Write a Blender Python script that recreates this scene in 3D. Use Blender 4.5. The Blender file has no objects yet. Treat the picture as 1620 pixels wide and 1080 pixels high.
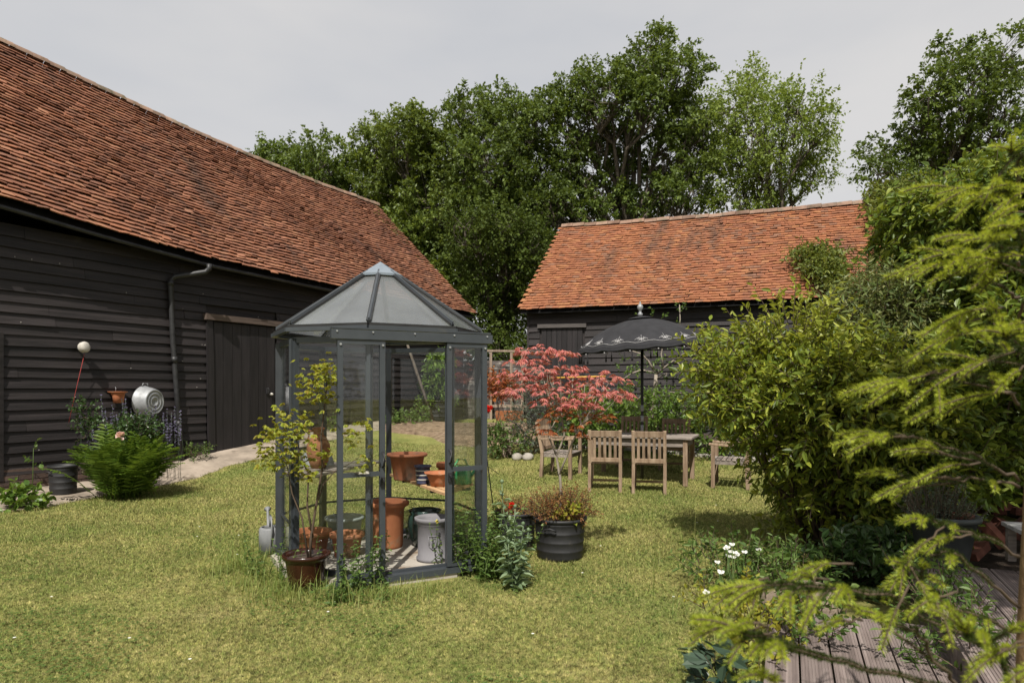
import bpy, math, random
import numpy as np
from mathutils import Vector, Matrix
C = bpy.context.scene
col = C.collection
R_ = math.radians
rng = np.random.default_rng(7)
random.seed(7)

# ------------------------------------------------------------------ camera, sky, sun, exposure
cam = bpy.data.cameras.new('camera'); camo = bpy.data.objects.new('camera', cam); col.objects.link(camo)
camo.location = (0, 0, 1.5); camo.rotation_euler = (R_(90), 0, 0)
cam.sensor_width = 36; cam.lens = 24; cam.shift_y = 75/1620; cam.clip_end = 2000; cam.clip_start = .05
cam.dof.use_dof = True; cam.dof.focus_distance = 6.2; cam.dof.aperture_fstop = 4.0
C.camera = camo
SUN = Vector((-.06, -.60, .795)).normalized()
w = bpy.data.worlds.new('World'); C.world = w; w.use_nodes = True
nt = w.node_tree; nt.nodes.clear()
def wn(t, **k):
    n = nt.nodes.new(t)
    for a, b in k.items(): setattr(n, a, b)
    return n
sky = wn('ShaderNodeTexSky', sky_type='NISHITA', sun_disc=False, sun_elevation=math.asin(SUN.z), sun_rotation=math.atan2(SUN.x, SUN.y))
sky.dust_density = 2.5
tc = wn('ShaderNodeTexCoord'); mp = wn('ShaderNodeMapping'); mp.inputs['Scale'].default_value = (1.2, 1.2, 3.5)
ns = wn('ShaderNodeTexNoise'); ns.inputs['Scale'].default_value = 1.1; ns.inputs['Detail'].default_value = 5
rp = wn('ShaderNodeValToRGB')
rp.color_ramp.elements[0].position = .36; rp.color_ramp.elements[0].color = (5.1, 5.2, 5.42, 1)
rp.color_ramp.elements[1].position = .64; rp.color_ramp.elements[1].color = (6.7, 6.5, 6.28, 1)
mx = wn('ShaderNodeMix', data_type='RGBA'); mx.inputs[0].default_value = .86
bg = wn('ShaderNodeBackground'); bg.inputs['Strength'].default_value = .086
wo = wn('ShaderNodeOutputWorld'); L = nt.links.new
L(tc.outputs['Generated'], mp.inputs[0]); L(mp.outputs[0], ns.inputs['Vector']); L(ns.outputs['Fac'], rp.inputs[0])
L(sky.outputs[0], mx.inputs[6]); L(rp.outputs[0], mx.inputs[7]); L(mx.outputs[2], bg.inputs[0]); L(bg.outputs[0], wo.inputs[0])
sl = bpy.data.lights.new('sun', 'SUN'); sl.energy = 5.0; sl.angle = R_(.5); sl.color = (1, .95, .87)
so = bpy.data.objects.new('sun', sl); col.objects.link(so); so.rotation_euler = (-SUN).to_track_quat('-Z', 'Y').to_euler(); so.location = SUN*50
vs = C.view_settings; vs.view_transform = 'Standard'; vs.look = 'None'; vs.gamma = 1; vs.exposure = 0.44
C.cycles.max_bounces = 8; C.cycles.transparent_max_bounces = 16; C.cycles.transmission_bounces = 6
C.cycles.use_denoising = True
C.cycles.sample_clamp_indirect = 6

# ------------------------------------------------------------------ mesh builder
class G:
    def __init__(s): s.v = []; s.f = []; s.n = 0
    def add(s, V, F, smooth=False, mi=0):
        V = np.asarray(V, float).reshape(-1, 3); F = np.asarray(F, int)
        s.v.append(V); s.f.append((F+s.n, smooth, mi)); s.n += len(V); return s
    def box(s, c, size, rz=0, rx=0, ry=0, mi=0):
        h = np.array(size)/2; V = np.array([[x, y, z] for z in (-1, 1) for y in (-1, 1) for x in (-1, 1)])*h
        M = np.array(Matrix.Rotation(rz, 3, 'Z') @ Matrix.Rotation(ry, 3, 'Y') @ Matrix.Rotation(rx, 3, 'X'))
        return s.add(V@M.T+np.array(c), [[0, 2, 3, 1], [4, 5, 7, 6], [0, 1, 5, 4], [2, 6, 7, 3], [0, 4, 6, 2], [1, 3, 7, 5]], mi=mi)
    def beam(s, a, b, wd, ht, up=(0, 0, 1), mi=0, taper=1.0):
        a = np.array(a, float); b = np.array(b, float); d = b-a; d = d/np.linalg.norm(d)
        u = np.array(up, float); x = np.cross(d, u)
        if np.linalg.norm(x) < 1e-5: x = np.cross(d, (0, 1, 0))
        x /= np.linalg.norm(x); y = np.cross(x, d)
        V = []
        for p, k in ((a, 1.0), (b, taper)):
            for sx, sy in ((-1, -1), (1, -1), (1, 1), (-1, 1)): V.append(p+x*sx*wd/2*k+y*sy*ht/2*k)
        return s.add(V, [[3, 2, 1, 0], [4, 5, 6, 7], [0, 1, 5, 4], [1, 2, 6, 5], [2, 3, 7, 6], [3, 0, 4, 7]], mi=mi)
    def tube(s, pts, r, n=8, mi=0, cap=True):
        P = np.array(pts, float); m = len(P); r = np.full(m, r, float) if np.isscalar(r) else np.array(r, float)
        T = np.gradient(P, axis=0); T /= np.linalg.norm(T, axis=1)[:, None]+1e-9
        ref = np.array((0, 0, 1.)) if abs(T[0][2]) < .9 else np.array((1., 0, 0))
        X = np.cross(T, ref); X /= np.linalg.norm(X, axis=1)[:, None]+1e-9; Y = np.cross(T, X)
        a = np.arange(n)*2*np.pi/n
        V = (P[:, None]+r[:, None, None]*(X[:, None]*np.cos(a)[None, :, None]+Y[:, None]*np.sin(a)[None, :, None])).reshape(-1, 3)
        i, j = np.meshgrid(np.arange(m-1), np.arange(n), indexing='ij'); i = i.ravel(); j = j.ravel(); k = (j+1) % n
        s.add(V, np.stack([i*n+j, (i+1)*n+j, (i+1)*n+k, i*n+k], 1), True, mi)
        if cap and n > 3:
            s.f.append((np.arange(n)[None]+s.n-m*n, False, mi)); s.f.append((np.arange(n)[::-1][None]+s.n-n, False, mi))
        return s
    def lathe(s, prof, n=32, c=(0, 0, 0), mi=0, wob=None, smooth=True):
        pr = np.array(prof, float); m = len(pr); a = np.arange(n)*2*np.pi/n
        rr = pr[:, 0][:, None]*np.ones(n)[None]
        if wob is not None: rr = rr*wob(a[None], pr[:, 1][:, None])
        V = np.stack([rr*np.cos(a), rr*np.sin(a), pr[:, 1][:, None]*np.ones(n)], 2).reshape(-1, 3)+np.array(c)
        i, j = np.meshgrid(np.arange(m-1), np.arange(n), indexing='ij'); i = i.ravel(); j = j.ravel(); k = (j+1) % n
        return s.add(V, np.stack([i*n+j, i*n+k, (i+1)*n+k, (i+1)*n+j], 1), smooth, mi)
    def grid(s, fn, us, vs_, smooth=True, mi=0):
        V = np.array([[fn(u, v) for v in vs_] for u in us], float).reshape(-1, 3); n = len(vs_); m = len(us)
        i, j = np.meshgrid(np.arange(m-1), np.arange(n-1), indexing='ij'); i = i.ravel(); j = j.ravel()
        return s.add(V, np.stack([i*n+j, (i+1)*n+j, (i+1)*n+j+1, i*n+j+1], 1), smooth, mi)
    def prism(s, poly, z0, z1, mi=0):
        n = len(poly); V = [(x, y, z0) for x, y in poly]+[(x, y, z1) for x, y in poly]
        s.add(V, [list(range(n))[::-1], list(range(n, 2*n))], mi=mi); b = s.n-2*n
        s.f.append((np.array([[b+i, b+(i+1) % n, b+n+(i+1) % n, b+n+i] for i in range(n)]), False, mi)); return s
    def leaves(s, P, D, N, Ln, W, hexa=False, mi=0, fold=.18, droop=0.0):
        n = len(P)
        if n == 0: return s
        D = D/(np.linalg.norm(D, axis=1)[:, None]+1e-9); S = np.cross(D, N); S /= np.linalg.norm(S, axis=1)[:, None]+1e-9; U = np.cross(S, D)
        Ln = np.broadcast_to(Ln, (n,))[:, None]; W = np.broadcast_to(W, (n,))[:, None]; dz = np.array((0, 0, -1.))*Ln*droop
        if not hexa:
            m = P+D*Ln*.45+dz*.25; lift = U*W*fold
            V = np.stack([P, m+S*W/2+lift, P+D*Ln+dz, m-S*W/2+lift], 1).reshape(-1, 3)
            return s.add(V, np.arange(n*4).reshape(n, 4), False, mi)
        lift = U*W*fold; a = P+D*Ln*.3+dz*.1; b = P+D*Ln*.68+dz*.5
        V = np.stack([P, a+S*W*.46+lift, b+S*W*.36+lift, P+D*Ln+dz, b-S*W*.36+lift, a-S*W*.46+lift], 1).reshape(-1, 3)
        k = np.arange(n)[:, None]*6
        return s.add(V, np.concatenate([k+np.array([[0, 1, 2, 3]]), k+np.array([[0, 3, 4, 5]])]), False, mi)
    def segs(s, A, B, ra, rb, mi=0):
        A = np.asarray(A, float); B = np.asarray(B, float); n = len(A)
        if n == 0: return s
        D = B-A; D = D/(np.linalg.norm(D, axis=1)[:, None]+1e-9)
        X = np.cross(D, np.array((.3, .2, .93))); X /= np.linalg.norm(X, axis=1)[:, None]+1e-9; Y = np.cross(D, X)
        ra = np.broadcast_to(ra, (n,))[:, None]; rb = np.broadcast_to(rb, (n,))[:, None]; V = []
        for p, r in ((A, ra), (B, rb)):
            for a in (0, 2.094, 4.189): V.append(p+r*(X*math.cos(a)+Y*math.sin(a)))
        V = np.stack(V, 1).reshape(-1, 3); k = np.arange(n)[:, None]*6
        return s.add(V, np.concatenate([k+np.array([q]) for q in ([0, 1, 4, 3], [1, 2, 5, 4], [2, 0, 3, 5])]), True, mi)
    def build(s, name, mats, parent=None, bevel=0, solid=0):
        me = bpy.data.meshes.new(name); V = np.concatenate(s.v); me.vertices.add(len(V)); me.vertices.foreach_set('co', V.ravel())
        li = np.concatenate([f.ravel() for f, _, _ in s.f]); cnt = np.concatenate([np.full(len(f), f.shape[1]) for f, _, _ in s.f])
        sm = np.concatenate([np.full(len(f), a) for f, a, _ in s.f]); mi = np.concatenate([np.full(len(f), a) for f, _, a in s.f])
        me.loops.add(len(li)); me.loops.foreach_set('vertex_index', li.astype(np.int32))
        me.polygons.add(len(cnt)); st = np.concatenate([[0], np.cumsum(cnt)[:-1]])
        me.polygons.foreach_set('loop_start', st.astype(np.int32)); me.polygons.foreach_set('loop_total', cnt.astype(np.int32))
        me.polygons.foreach_set('use_smooth', sm.astype(bool)); me.polygons.foreach_set('material_index', mi.astype(np.int32))
        for m in (mats if isinstance(mats, (list, tuple)) else [mats]): me.materials.append(m)
        me.update(calc_edges=True); me.validate()
        o = bpy.data.objects.new(name, me); col.objects.link(o)
        if parent: o.parent = parent
        if solid: md = o.modifiers.new('solid', 'SOLIDIFY'); md.thickness = solid
        if bevel: md = o.modifiers.new('bevel', 'BEVEL'); md.width = bevel; md.segments = 2; md.limit_method = 'ANGLE'
        return o
def tag(o, label=None, cat=None, group=None, kind=None):
    if label: o['label'] = label
    if cat: o['category'] = cat
    if group: o['group'] = group
    if kind: o['kind'] = kind
    return o
def thing(name, label, cat, loc=(0, 0, 0), rz=0, group=None):
    o = bpy.data.objects.new(name, None); o.empty_display_size = .2; col.objects.link(o); o.location = loc; o.rotation_euler = (0, 0, rz)
    return tag(o, label, cat, group)
def dup(root, loc, rz, label, scale=None):
    r = root.copy(); col.objects.link(r); r.location = loc; r.rotation_euler = (0, 0, rz); r['label'] = label
    if scale: r.scale = scale
    for ch in list(root.children):
        c = ch.copy(); col.objects.link(c); c.parent = r
        for g in ch.children:
            d = g.copy(); col.objects.link(d); d.parent = c
    return r
def px(u, v, Y): return np.array(((u-810)/1080*Y, Y, 1.5-(v-615)/1080*Y))
def sst(a, b, x):
    t = np.clip((np.asarray(x, float)-a)/(b-a), 0, 1); return t*t*(3-2*t)
def zt(x, y):
    return .6*sst(10, 17.5, y)+.12*sst(10.5, 12.5, y)*sst(-1, -5, x)+.012*np.sin(np.asarray(x)*.9+1)*np.sin(np.asarray(y)*.7)
def unit(n):
    d = rng.normal(size=(n, 3)); return d/np.linalg.norm(d, axis=1)[:, None]

# ------------------------------------------------------------------ materials
def node(m, t, **k):
    n = m.node_tree.nodes.new(t)
    for a, b in k.items(): setattr(n, a, b)
    return n
def newmat(name):
    m = bpy.data.materials.new(name); m.use_nodes = True; m.node_tree.nodes.clear(); return m
def ramp(m, fac, stops, interp='LINEAR'):
    r = node(m, 'ShaderNodeValToRGB'); e = r.color_ramp.elements; r.color_ramp.interpolation = interp
    for i, (p, c) in enumerate(stops):
        el = e[i] if i < 2 else e.new(p)
        el.position = p; el.color = (*c, 1)
    m.node_tree.links.new(fac, r.inputs[0]); return r.outputs[0]
def mul_rand(m, colr, amt, sock):
    lk = m.node_tree.links.new
    mr = node(m, 'ShaderNodeMapRange'); mr.inputs['To Min'].default_value = 1-amt; mr.inputs['To Max'].default_value = 1+amt; lk(sock, mr.inputs[0])
    x = node(m, 'ShaderNodeMix', data_type='RGBA', blend_type='MULTIPLY'); x.inputs[0].default_value = 1
    lk(colr, x.inputs[6]); lk(mr.outputs[0], x.inputs[7]); return x.outputs[2]
def noise(m, scale, stretch=(1, 1, 1), detail=5, rough=.6):
    t = node(m, 'ShaderNodeTexCoord'); p = node(m, 'ShaderNodeMapping'); p.inputs['Scale'].default_value = stretch
    n = node(m, 'ShaderNodeTexNoise'); n.inputs['Scale'].default_value = scale; n.inputs['Detail'].default_value = detail; n.inputs['Roughness'].default_value = rough
    m.node_tree.links.new(t.outputs['Object'], p.inputs[0]); m.node_tree.links.new(p.outputs[0], n.inputs['Vector']); return n.outputs['Fac']
def mixc(m, fac, a, b):
    x = node(m, 'ShaderNodeMix', data_type='RGBA'); lk = m.node_tree.links.new
    for s, i in ((fac, 0), (a, 6), (b, 7)):
        if isinstance(s, (int, float)): x.inputs[i].default_value = s
        elif isinstance(s, tuple): x.inputs[i].default_value = (*s, 1)
        else: lk(s, x.inputs[i])
    return x.outputs[2]
def pm(name, cols, scale=6, stretch=(1, 1, 1), rough=.75, bump=.25, bscale=None, island=0, metal=0, spec=.4, dirt=None, lo=.32, hi=.68, bd=.01):
    m = newmat(name); lk = m.node_tree.links.new
    f = noise(m, scale, stretch); k = len(cols)
    c = ramp(m, f, [(lo+(hi-lo)*i/max(1, k-1), q) for i, q in enumerate(cols)]) if k > 1 else ramp(m, f, [(0, cols[0]), (1, cols[0])])
    if dirt: c = mixc(m, ramp(m, noise(m, dirt[1], detail=8), [(dirt[2], (0, 0, 0)), (dirt[2]+.14, (1, 1, 1))]), c, dirt[0])
    if island: c = mul_rand(m, c, island, node(m, 'ShaderNodeNewGeometry').outputs['Random Per Island'])
    b = node(m, 'ShaderNodeBsdfPrincipled'); b.inputs['Roughness'].default_value = rough; b.inputs['Metallic'].default_value = metal; b.inputs['Specular IOR Level'].default_value = spec
    lk(c, b.inputs['Base Color'])
    if bump:
        bn = node(m, 'ShaderNodeBump'); bn.inputs['Strength'].default_value = bump; bn.inputs['Distance'].default_value = bd
        lk(noise(m, bscale or scale*4, stretch, 6), bn.inputs['Height']); lk(bn.outputs[0], b.inputs['Normal'])
    o = node(m, 'ShaderNodeOutputMaterial'); lk(b.outputs[0], o.inputs[0]); return m
def leafm(name, cols, trans=.35, rough=.45, patch=(1.5, None), spec=.35, amt=.35):
    """leaf: colour by leaf (random per island), light passing through"""
    m = newmat(name); lk = m.node_tree.links.new; g = node(m, 'ShaderNodeNewGeometry')
    k = len(cols); c = ramp(m, g.outputs['Random Per Island'], [(i/max(1, k-1), q) for i, q in enumerate(cols)])
    if patch[1]: c = mixc(m, ramp(m, noise(m, patch[0], detail=2), [(.45, (0, 0, 0)), (.62, (1, 1, 1))]), c, patch[1])
    b = node(m, 'ShaderNodeBsdfPrincipled'); b.inputs['Roughness'].default_value = rough; b.inputs['Specular IOR Level'].default_value = spec; lk(c, b.inputs['Base Color'])
    t = node(m, 'ShaderNodeBsdfTranslucent')
    tcx = mixc(m, .5, c, tuple(min(1, a*q) for a, q in zip(cols[-1], (1.5, 1.4, .6)))); lk(tcx, t.inputs[0])
    x = node(m, 'ShaderNodeMixShader'); x.inputs[0].default_value = trans; lk(b.outputs[0], x.inputs[1]); lk(t.outputs[0], x.inputs[2])
    o = node(m, 'ShaderNodeOutputMaterial'); lk(x.outputs[0], o.inputs[0]); return m
def tilem(name, cols, dark, dpos, scale, lich=None, calm=.55):
    m = newmat(name); lk = m.node_tree.links.new; g = node(m, 'ShaderNodeNewGeometry')
    k = len(cols); c = ramp(m, g.outputs['Random Per Island'], [(i/k, q) for i, q in enumerate(cols)], 'CONSTANT')
    c = mixc(m, calm, c, ramp(m, noise(m, .7, detail=6), [(.35, cols[0]), (.65, cols[2])]))
    st = ramp(m, noise(m, scale, (1.5, .30, .30), 5, .62), [(dpos, (0, 0, 0)), (dpos+.16, (1, 1, 1))]); c = mixc(m, st, c, dark)
    if lich: c = mixc(m, ramp(m, noise(m, 9, detail=8, rough=.75), [(.6, (0, 0, 0)), (.72, (1, 1, 1))]), c, lich)
    c = mul_rand(m, c, .3, noise(m, 60, detail=3))
    b = node(m, 'ShaderNodeBsdfPrincipled'); b.inputs['Roughness'].default_value = .85; b.inputs['Specular IOR Level'].default_value = .25; lk(c, b.inputs['Base Color'])
    bn = node(m, 'ShaderNodeBump'); bn.inputs['Strength'].default_value = .5; bn.inputs['Distance'].default_value = .006; lk(noise(m, 45, detail=6), bn.inputs['Height']); lk(bn.outputs[0], b.inputs['Normal'])
    o = node(m, 'ShaderNodeOutputMaterial'); lk(b.outputs[0], o.inputs[0]); return m
def glassm(name, tint, haze, rough=.03, dirt=.5):
    m = newmat(name); lk = m.node_tree.links.new
    t = node(m, 'ShaderNodeBsdfTransparent'); t.inputs[0].default_value = (*tint, 1)
    d = node(m, 'ShaderNodeBsdfDiffuse'); d.inputs[0].default_value = (.62, .65, .67, 1)
    tl = node(m, 'ShaderNodeBsdfTranslucent'); tl.inputs[0].default_value = (.62, .64, .65, 1)
    ad = node(m, 'ShaderNodeMixShader'); ad.inputs[0].default_value = .5; lk(d.outputs[0], ad.inputs[1]); lk(tl.outputs[0], ad.inputs[2])
    f = node(m, 'ShaderNodeMapRange'); f.inputs['From Min'].default_value = .3; f.inputs['From Max'].default_value = .75; f.inputs['To Min'].default_value = haze*(1-dirt); f.inputs['To Max'].default_value = haze*(1+dirt)
    lk(noise(m, 3, (1, 1, .6), 2), f.inputs[0])
    x = node(m, 'ShaderNodeMixShader'); lk(f.outputs[0], x.inputs[0]); lk(t.outputs[0], x.inputs[1]); lk(ad.outputs[0], x.inputs[2])
    gl = node(m, 'ShaderNodeBsdfGlossy'); gl.inputs['Roughness'].default_value = rough; lw = node(m, 'ShaderNodeLayerWeight'); pw = node(m, 'ShaderNodeMath', operation='POWER'); pw.inputs[1].default_value = 5; lk(lw.outputs['Facing'], pw.inputs[0]); fr = node(m, 'ShaderNodeMath', operation='MULTIPLY_ADD'); fr.inputs[1].default_value = .8; fr.inputs[2].default_value = .035; lw.inputs[0].default_value = .5; lk(pw.outputs[0], fr.inputs[0])
    y = node(m, 'ShaderNodeMixShader'); lk(fr.outputs[0], y.inputs[0]); lk(x.outputs[0], y.inputs[1]); lk(gl.outputs[0], y.inputs[2])
    o = node(m, 'ShaderNodeOutputMaterial'); lk(y.outputs[0], o.inputs[0]); return m

m_board = pm('black_stained_board', [(0.008143, 0.006836, 0.006836), (0.01791, 0.01442, 0.01442), (0.02768, 0.02279, 0.02279)], 3, (0.285, 3.038, 5.316), .62, .5, 14, .35, spec=.35, dirt=((0.06107, 0.05164, 0.05013), 2.3, .66))
m_board2 = pm('black_barn_board', [(0.01056, 0.008636, 0.008636), (0.02111, 0.01728, 0.01728), (0.03167, 0.02633, 0.02633)], 3, (0.3079, 3.291, 5.76), .6, .5, 14, .35, spec=.35, dirt=((0.06158, 0.05102, 0.04937), 2.6, .68))
m_doorw = pm('black_door_board', [(.008, .007, .0075), (.018, .015, .016)], 3, (6, 4, .5), .6, .4, 12, .25, dirt=((.05, .04, .042), 3, .68))
m_lint = pm('weathered_lintel', [(.05, .035, .028), (.11, .08, .065)], 4, (.5, 6, 6), .85, .5)
m_dark = pm('dark_interior', [(.006, .006, .006)], 3, bump=0, rough=.9)
m_iron = pm('black_iron', [(.012, .012, .013), (.03, .03, .032)], 8, rough=.5, bump=.2)
m_tile1 = tilem('old_brown_tile', [(0.1353, 0.05699, 0.0352), (0.2069, 0.08799, 0.0504), (0.2625, 0.1173, 0.068), (0.1671, 0.07123, 0.044), (0.3182, 0.1593, 0.088), (0.08753, 0.0486, 0.0368), (0.2387, 0.09219, 0.044)], (0.04775, 0.03855, 0.0336), .58, .9, (0.2148, 0.176, 0.128))
m_tile2 = tilem('orange_clay_tile', [(0.2504, 0.09967, 0.04749), (0.2986, 0.1364, 0.05824), (0.2215, 0.08603, 0.0448), (0.2697, 0.1049, 0.04749), (0.3564, 0.1836, 0.07168), (0.1734, 0.07344, 0.04301), (0.289, 0.1259, 0.05376), (0.2408, 0.09023, 0.0448), (0.3082, 0.1207, 0.0448), (0.1252, 0.07344, 0.04928), (0.2601, 0.1102, 0.04928), (0.1156, 0.1154, 0.09408)], (0.08187, 0.05246, 0.04032), 0.555, .8, (0.3468, 0.2728, 0.1523), .70)
m_ridge = pm('mossy_ridge_tile', [(.13, .075, .05), (.22, .14, .10), (.12, .10, .07)], 3, rough=.9, bump=.5, island=.3, dirt=((.06, .06, .025), 4, .55))
m_brick = pm('old_brick', [(.05, .032, .026), (.085, .055, .042), (.05, .042, .038)], 5, (1, 1, 2), .9, .6, 20, .3)
m_lawn = newmat('lawn_turf')
def lawn(m, blade):
    lk = m.node_tree.links.new
    p1 = ramp(m, noise(m, .8, detail=7, rough=.72), [(.30, (0.1089, 0.1634, 0.03503)), (.43, (0.2075, 0.2319, 0.05976)), (.54, (0.3216, 0.2951, 0.0989)), (.66, (0.4461, 0.3847, 0.1649))])
    if blade:
        g = node(m, 'ShaderNodeNewGeometry')
        c2 = ramp(m, g.outputs['Random Per Island'], [(0, (0.07351, 0.1371, 0.02318)), (.3, (0.147, 0.1999, 0.04195)), (.55, (0.2601, 0.2513, 0.07176)), (.8, (0.4411, 0.3827, 0.1601)), (1, (0.6107, 0.5255, 0.276))])
        c = mixc(m, .40, p1, c2); c = mul_rand(m, c, .35, noise(m, 2.2, detail=6)); c = mixc(m, ramp(m, noise(m, 19, detail=4, rough=.7), [(.42, (0, 0, 0)), (.60, (.55, .55, .55))]), c, (.075, .15, .03)); c = mixc(m, ramp(m, noise(m, 27, (1, 1, 1.01), 4, .7), [(.52, (0, 0, 0)), (.66, (.7, .7, .7))]), c, (.48, .40, .19)); c = mul_rand(m, c, .9, ramp(m, noise(m, 34, (1.02, 1, 1), 5, .75), [(.36, (0, 0, 0)), (.64, (1, 1, 1))]))
    else:
        c = mixc(m, .5, p1, ramp(m, noise(m, 26, detail=8, rough=.75), [(.36, (.035, .045, .013)), (.5, (.12, .125, .038)), (.66, (.28, .24, .10))])); c = mul_rand(m, c, .3, noise(m, 2.2, detail=6))
    b = node(m, 'ShaderNodeBsdfPrincipled'); b.inputs['Roughness'].default_value = .8; b.inputs['Specular IOR Level'].default_value = .15; lk(c, b.inputs['Base Color'])
    o = node(m, 'ShaderNodeOutputMaterial')
    if blade:
        t = node(m, 'ShaderNodeBsdfTranslucent'); lk(c, t.inputs[0]); x = node(m, 'ShaderNodeMixShader'); x.inputs[0].default_value = .4
        lk(b.outputs[0], x.inputs[1]); lk(t.outputs[0], x.inputs[2]); lk(x.outputs[0], o.inputs[0])
    else:
        bn = node(m, 'ShaderNodeBump'); bn.inputs['Strength'].default_value = .8; bn.inputs['Distance'].default_value = .03; lk(noise(m, 40, detail=8), bn.inputs['Height']); lk(bn.outputs[0], b.inputs['Normal']); lk(b.outputs[0], o.inputs[0])
lawn(m_lawn, False); m_blade = newmat('grass_blade'); lawn(m_blade, True)
m_path = pm('worn_concrete', [(0.1716, 0.1404, 0.1092), (0.2652, 0.2184, 0.1716), (0.3276, 0.273, 0.2184)], 2.5, rough=.9, bump=.5, bscale=30, dirt=((0.078, 0.0585, 0.039), 3, .55))
m_soil = pm('dry_bark_soil', [(0.085, 0.05525, 0.034), (0.187, 0.1275, 0.08075), (0.2805, 0.204, 0.136)], 9, rough=.95, bump=.9, bscale=35, bd=.03)
m_bed = pm('dark_bed_soil', [(.03, .022, .015), (.07, .05, .035)], 9, rough=.95, bump=.9, bscale=30, bd=.03)
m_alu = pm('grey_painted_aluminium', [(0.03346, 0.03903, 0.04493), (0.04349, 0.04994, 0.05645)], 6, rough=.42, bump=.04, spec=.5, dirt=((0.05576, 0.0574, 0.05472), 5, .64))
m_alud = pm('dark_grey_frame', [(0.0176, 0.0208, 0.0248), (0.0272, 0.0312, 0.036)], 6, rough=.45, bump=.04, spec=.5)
m_cap = pm('grey_roof_cap', [(.14, .17, .20), (.18, .21, .24)], 5, rough=.4, bump=.05)
m_seal = pm('black_rubber', [(.01, .01, .01), (.02, .02, .02)], 8, rough=.6, bump=.05)
m_steel = pm('steel', [(.5, .5, .5), (.7, .7, .7)], 10, rough=.3, bump=0, metal=1)
m_glass = glassm('greenhouse_glass', (.965, .975, .97), 0, 0)
m_rglass = glassm('roof_glazing', (.80, .82, .84), .18, .10, .2)
m_slab = pm('pale_floor_slab', [(0.288, 0.256, 0.216), (0.384, 0.352, 0.304)], 3, rough=.9, bump=.3, bscale=30, dirt=((0.16, 0.112, 0.072), 5, .58))
m_terra = pm('terracotta', [(0.2904, 0.098, 0.042), (0.3784, 0.1421, 0.06)], 5, rough=.85, bump=.25, bscale=25, dirt=((0.264, 0.196, 0.13), 7, .56))
m_terraold = pm('stained_terracotta', [(.22, .085, .045), (.36, .13, .06), (.28, .14, .085)], 4, (1, 1, .7), .85, .3, 25, dirt=((.12, .08, .055), 4, .52))
m_rust = pm('rust_jug', [(.19, .075, .035), (.34, .15, .075)], 14, rough=.95, bump=.6)
m_green = pm('dark_green_glaze', [(.012, .028, .024), (.025, .05, .042)], 6, rough=.18, bump=.05, spec=.6)
m_lead = pm('grey_lead_pot', [(.14, .135, .145), (.18, .175, .185)], 5, rough=.75, bump=.15)
m_blue = pm('blue_glaze', [(.03, .035, .075), (.05, .055, .10)], 6, rough=.3, bump=.1)
m_cream = pm('cream_stripe', [(.35, .33, .30)], 6, rough=.5, bump=.1)
m_brown = pm('brown_glaze', [(0.0175, 0.006, 0.0035), (0.0425, 0.0125, 0.006)], 5, rough=.2, bump=.1, spec=.6)
m_plgreen = pm('green_plastic', [(.02, .20, .075), (.03, .25, .10)], 5, rough=.4, bump=.03)
m_zinc = pm('galvanised_zinc', [(0.204, 0.2125, 0.221), (0.323, 0.3315, 0.34)], 12, rough=.55, bump=.1, metal=.3, dirt=((0.187, 0.17, 0.153), 5, .62))
m_zincd = pm('dull_zinc', [(.13, .135, .14), (.20, .205, .21)], 10, rough=.6, bump=.15, dirt=((.10, .09, .08), 6, .58))
m_glz = pm('grey_green_pot', [(.20, .23, .22), (.28, .31, .30)], 5, rough=.5, bump=.1)
m_bplast = pm('black_plastic_tub', [(.010, .010, .011), (.020, .020, .021)], 7, rough=.6, bump=.1, spec=.45, dirt=((.05, .045, .04), 6, .62))
m_white = pm('white_paint', [(.36, .34, .30), (.52, .49, .45)], 8, rough=.6, bump=.1, dirt=((.35, .3, .25), 9, .6))
m_red = pm('red_cord', [(.28, .035, .03)], 5, bump=0)
WG = [(0.1453, 0.0933, 0.05797), (0.2422, 0.1695, 0.1122), (0.3198, 0.238, 0.1664)]
m_teakv = pm('weathered_teak_upright', WG, 5, (5, 5, .6), .85, .45, 14, .22, dirt=((.15, .105, .07), 8, .6))
m_teakh = pm('weathered_teak_rail', WG, 5, (.6, 5, 5), .85, .45, 14, .22, dirt=((.15, .105, .07), 8, .6))
m_teakg = pm('grey_weathered_wood', [(0.1216, 0.101, 0.08883), (0.2151, 0.1824, 0.1571), (0.2992, 0.2572, 0.2197)], 5, (0.561, 4.675, 4.675), .88, .5, 14, .2, dirt=((0.1122, 0.0935, 0.07948), 8, .6))
m_slat = pm('pine_slat', [(.36, .21, .10), (.50, .32, .17)], 5, (.6, 5, 5), .8, .3, 14, .2, dirt=((.25, .14, .07), 8, .6))
m_post = pm('post_wood', [(.17, .12, .09), (.30, .235, .18)], 5, (5, 5, .6), .88, .5, 14)
m_deck = pm('grooved_deck', [(0.0975, 0.075, 0.0675), (0.1575, 0.1237, 0.1125), (0.2025, 0.165, 0.15)], 4, (4.5, 0.375, 3), .85, .4, 14, .2, dirt=((0.0675, 0.05625, 0.045), 5, .58))
m_fabric = pm('black_canvas', [(.012, .012, .014), (.022, .022, .025)], 5, rough=.9, bump=.25, bscale=120, bd=.002)
m_thread = pm('white_embroidery', [(0.33, 0.324, 0.324)], 5, rough=.8, bump=0)
m_stone = pm('pale_stone', [(0.24, 0.216, 0.184), (0.368, 0.344, 0.304)], 5, rough=.9, bump=.5)
m_bark = pm('oak_bark', [(.05, .04, .03), (.11, .09, .07), (.17, .145, .12)], 4, (3, 3, .6), .95, .9, 16, bd=.03)
m_bark2 = pm('pale_bark', [(.17, .14, .11), (.30, .26, .21)], 6, (3, 3, .8), .9, .5)
m_twig = pm('brown_twig', [(.05, .034, .022), (.095, .066, .042)], 8, rough=.9, bump=.3)
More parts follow.
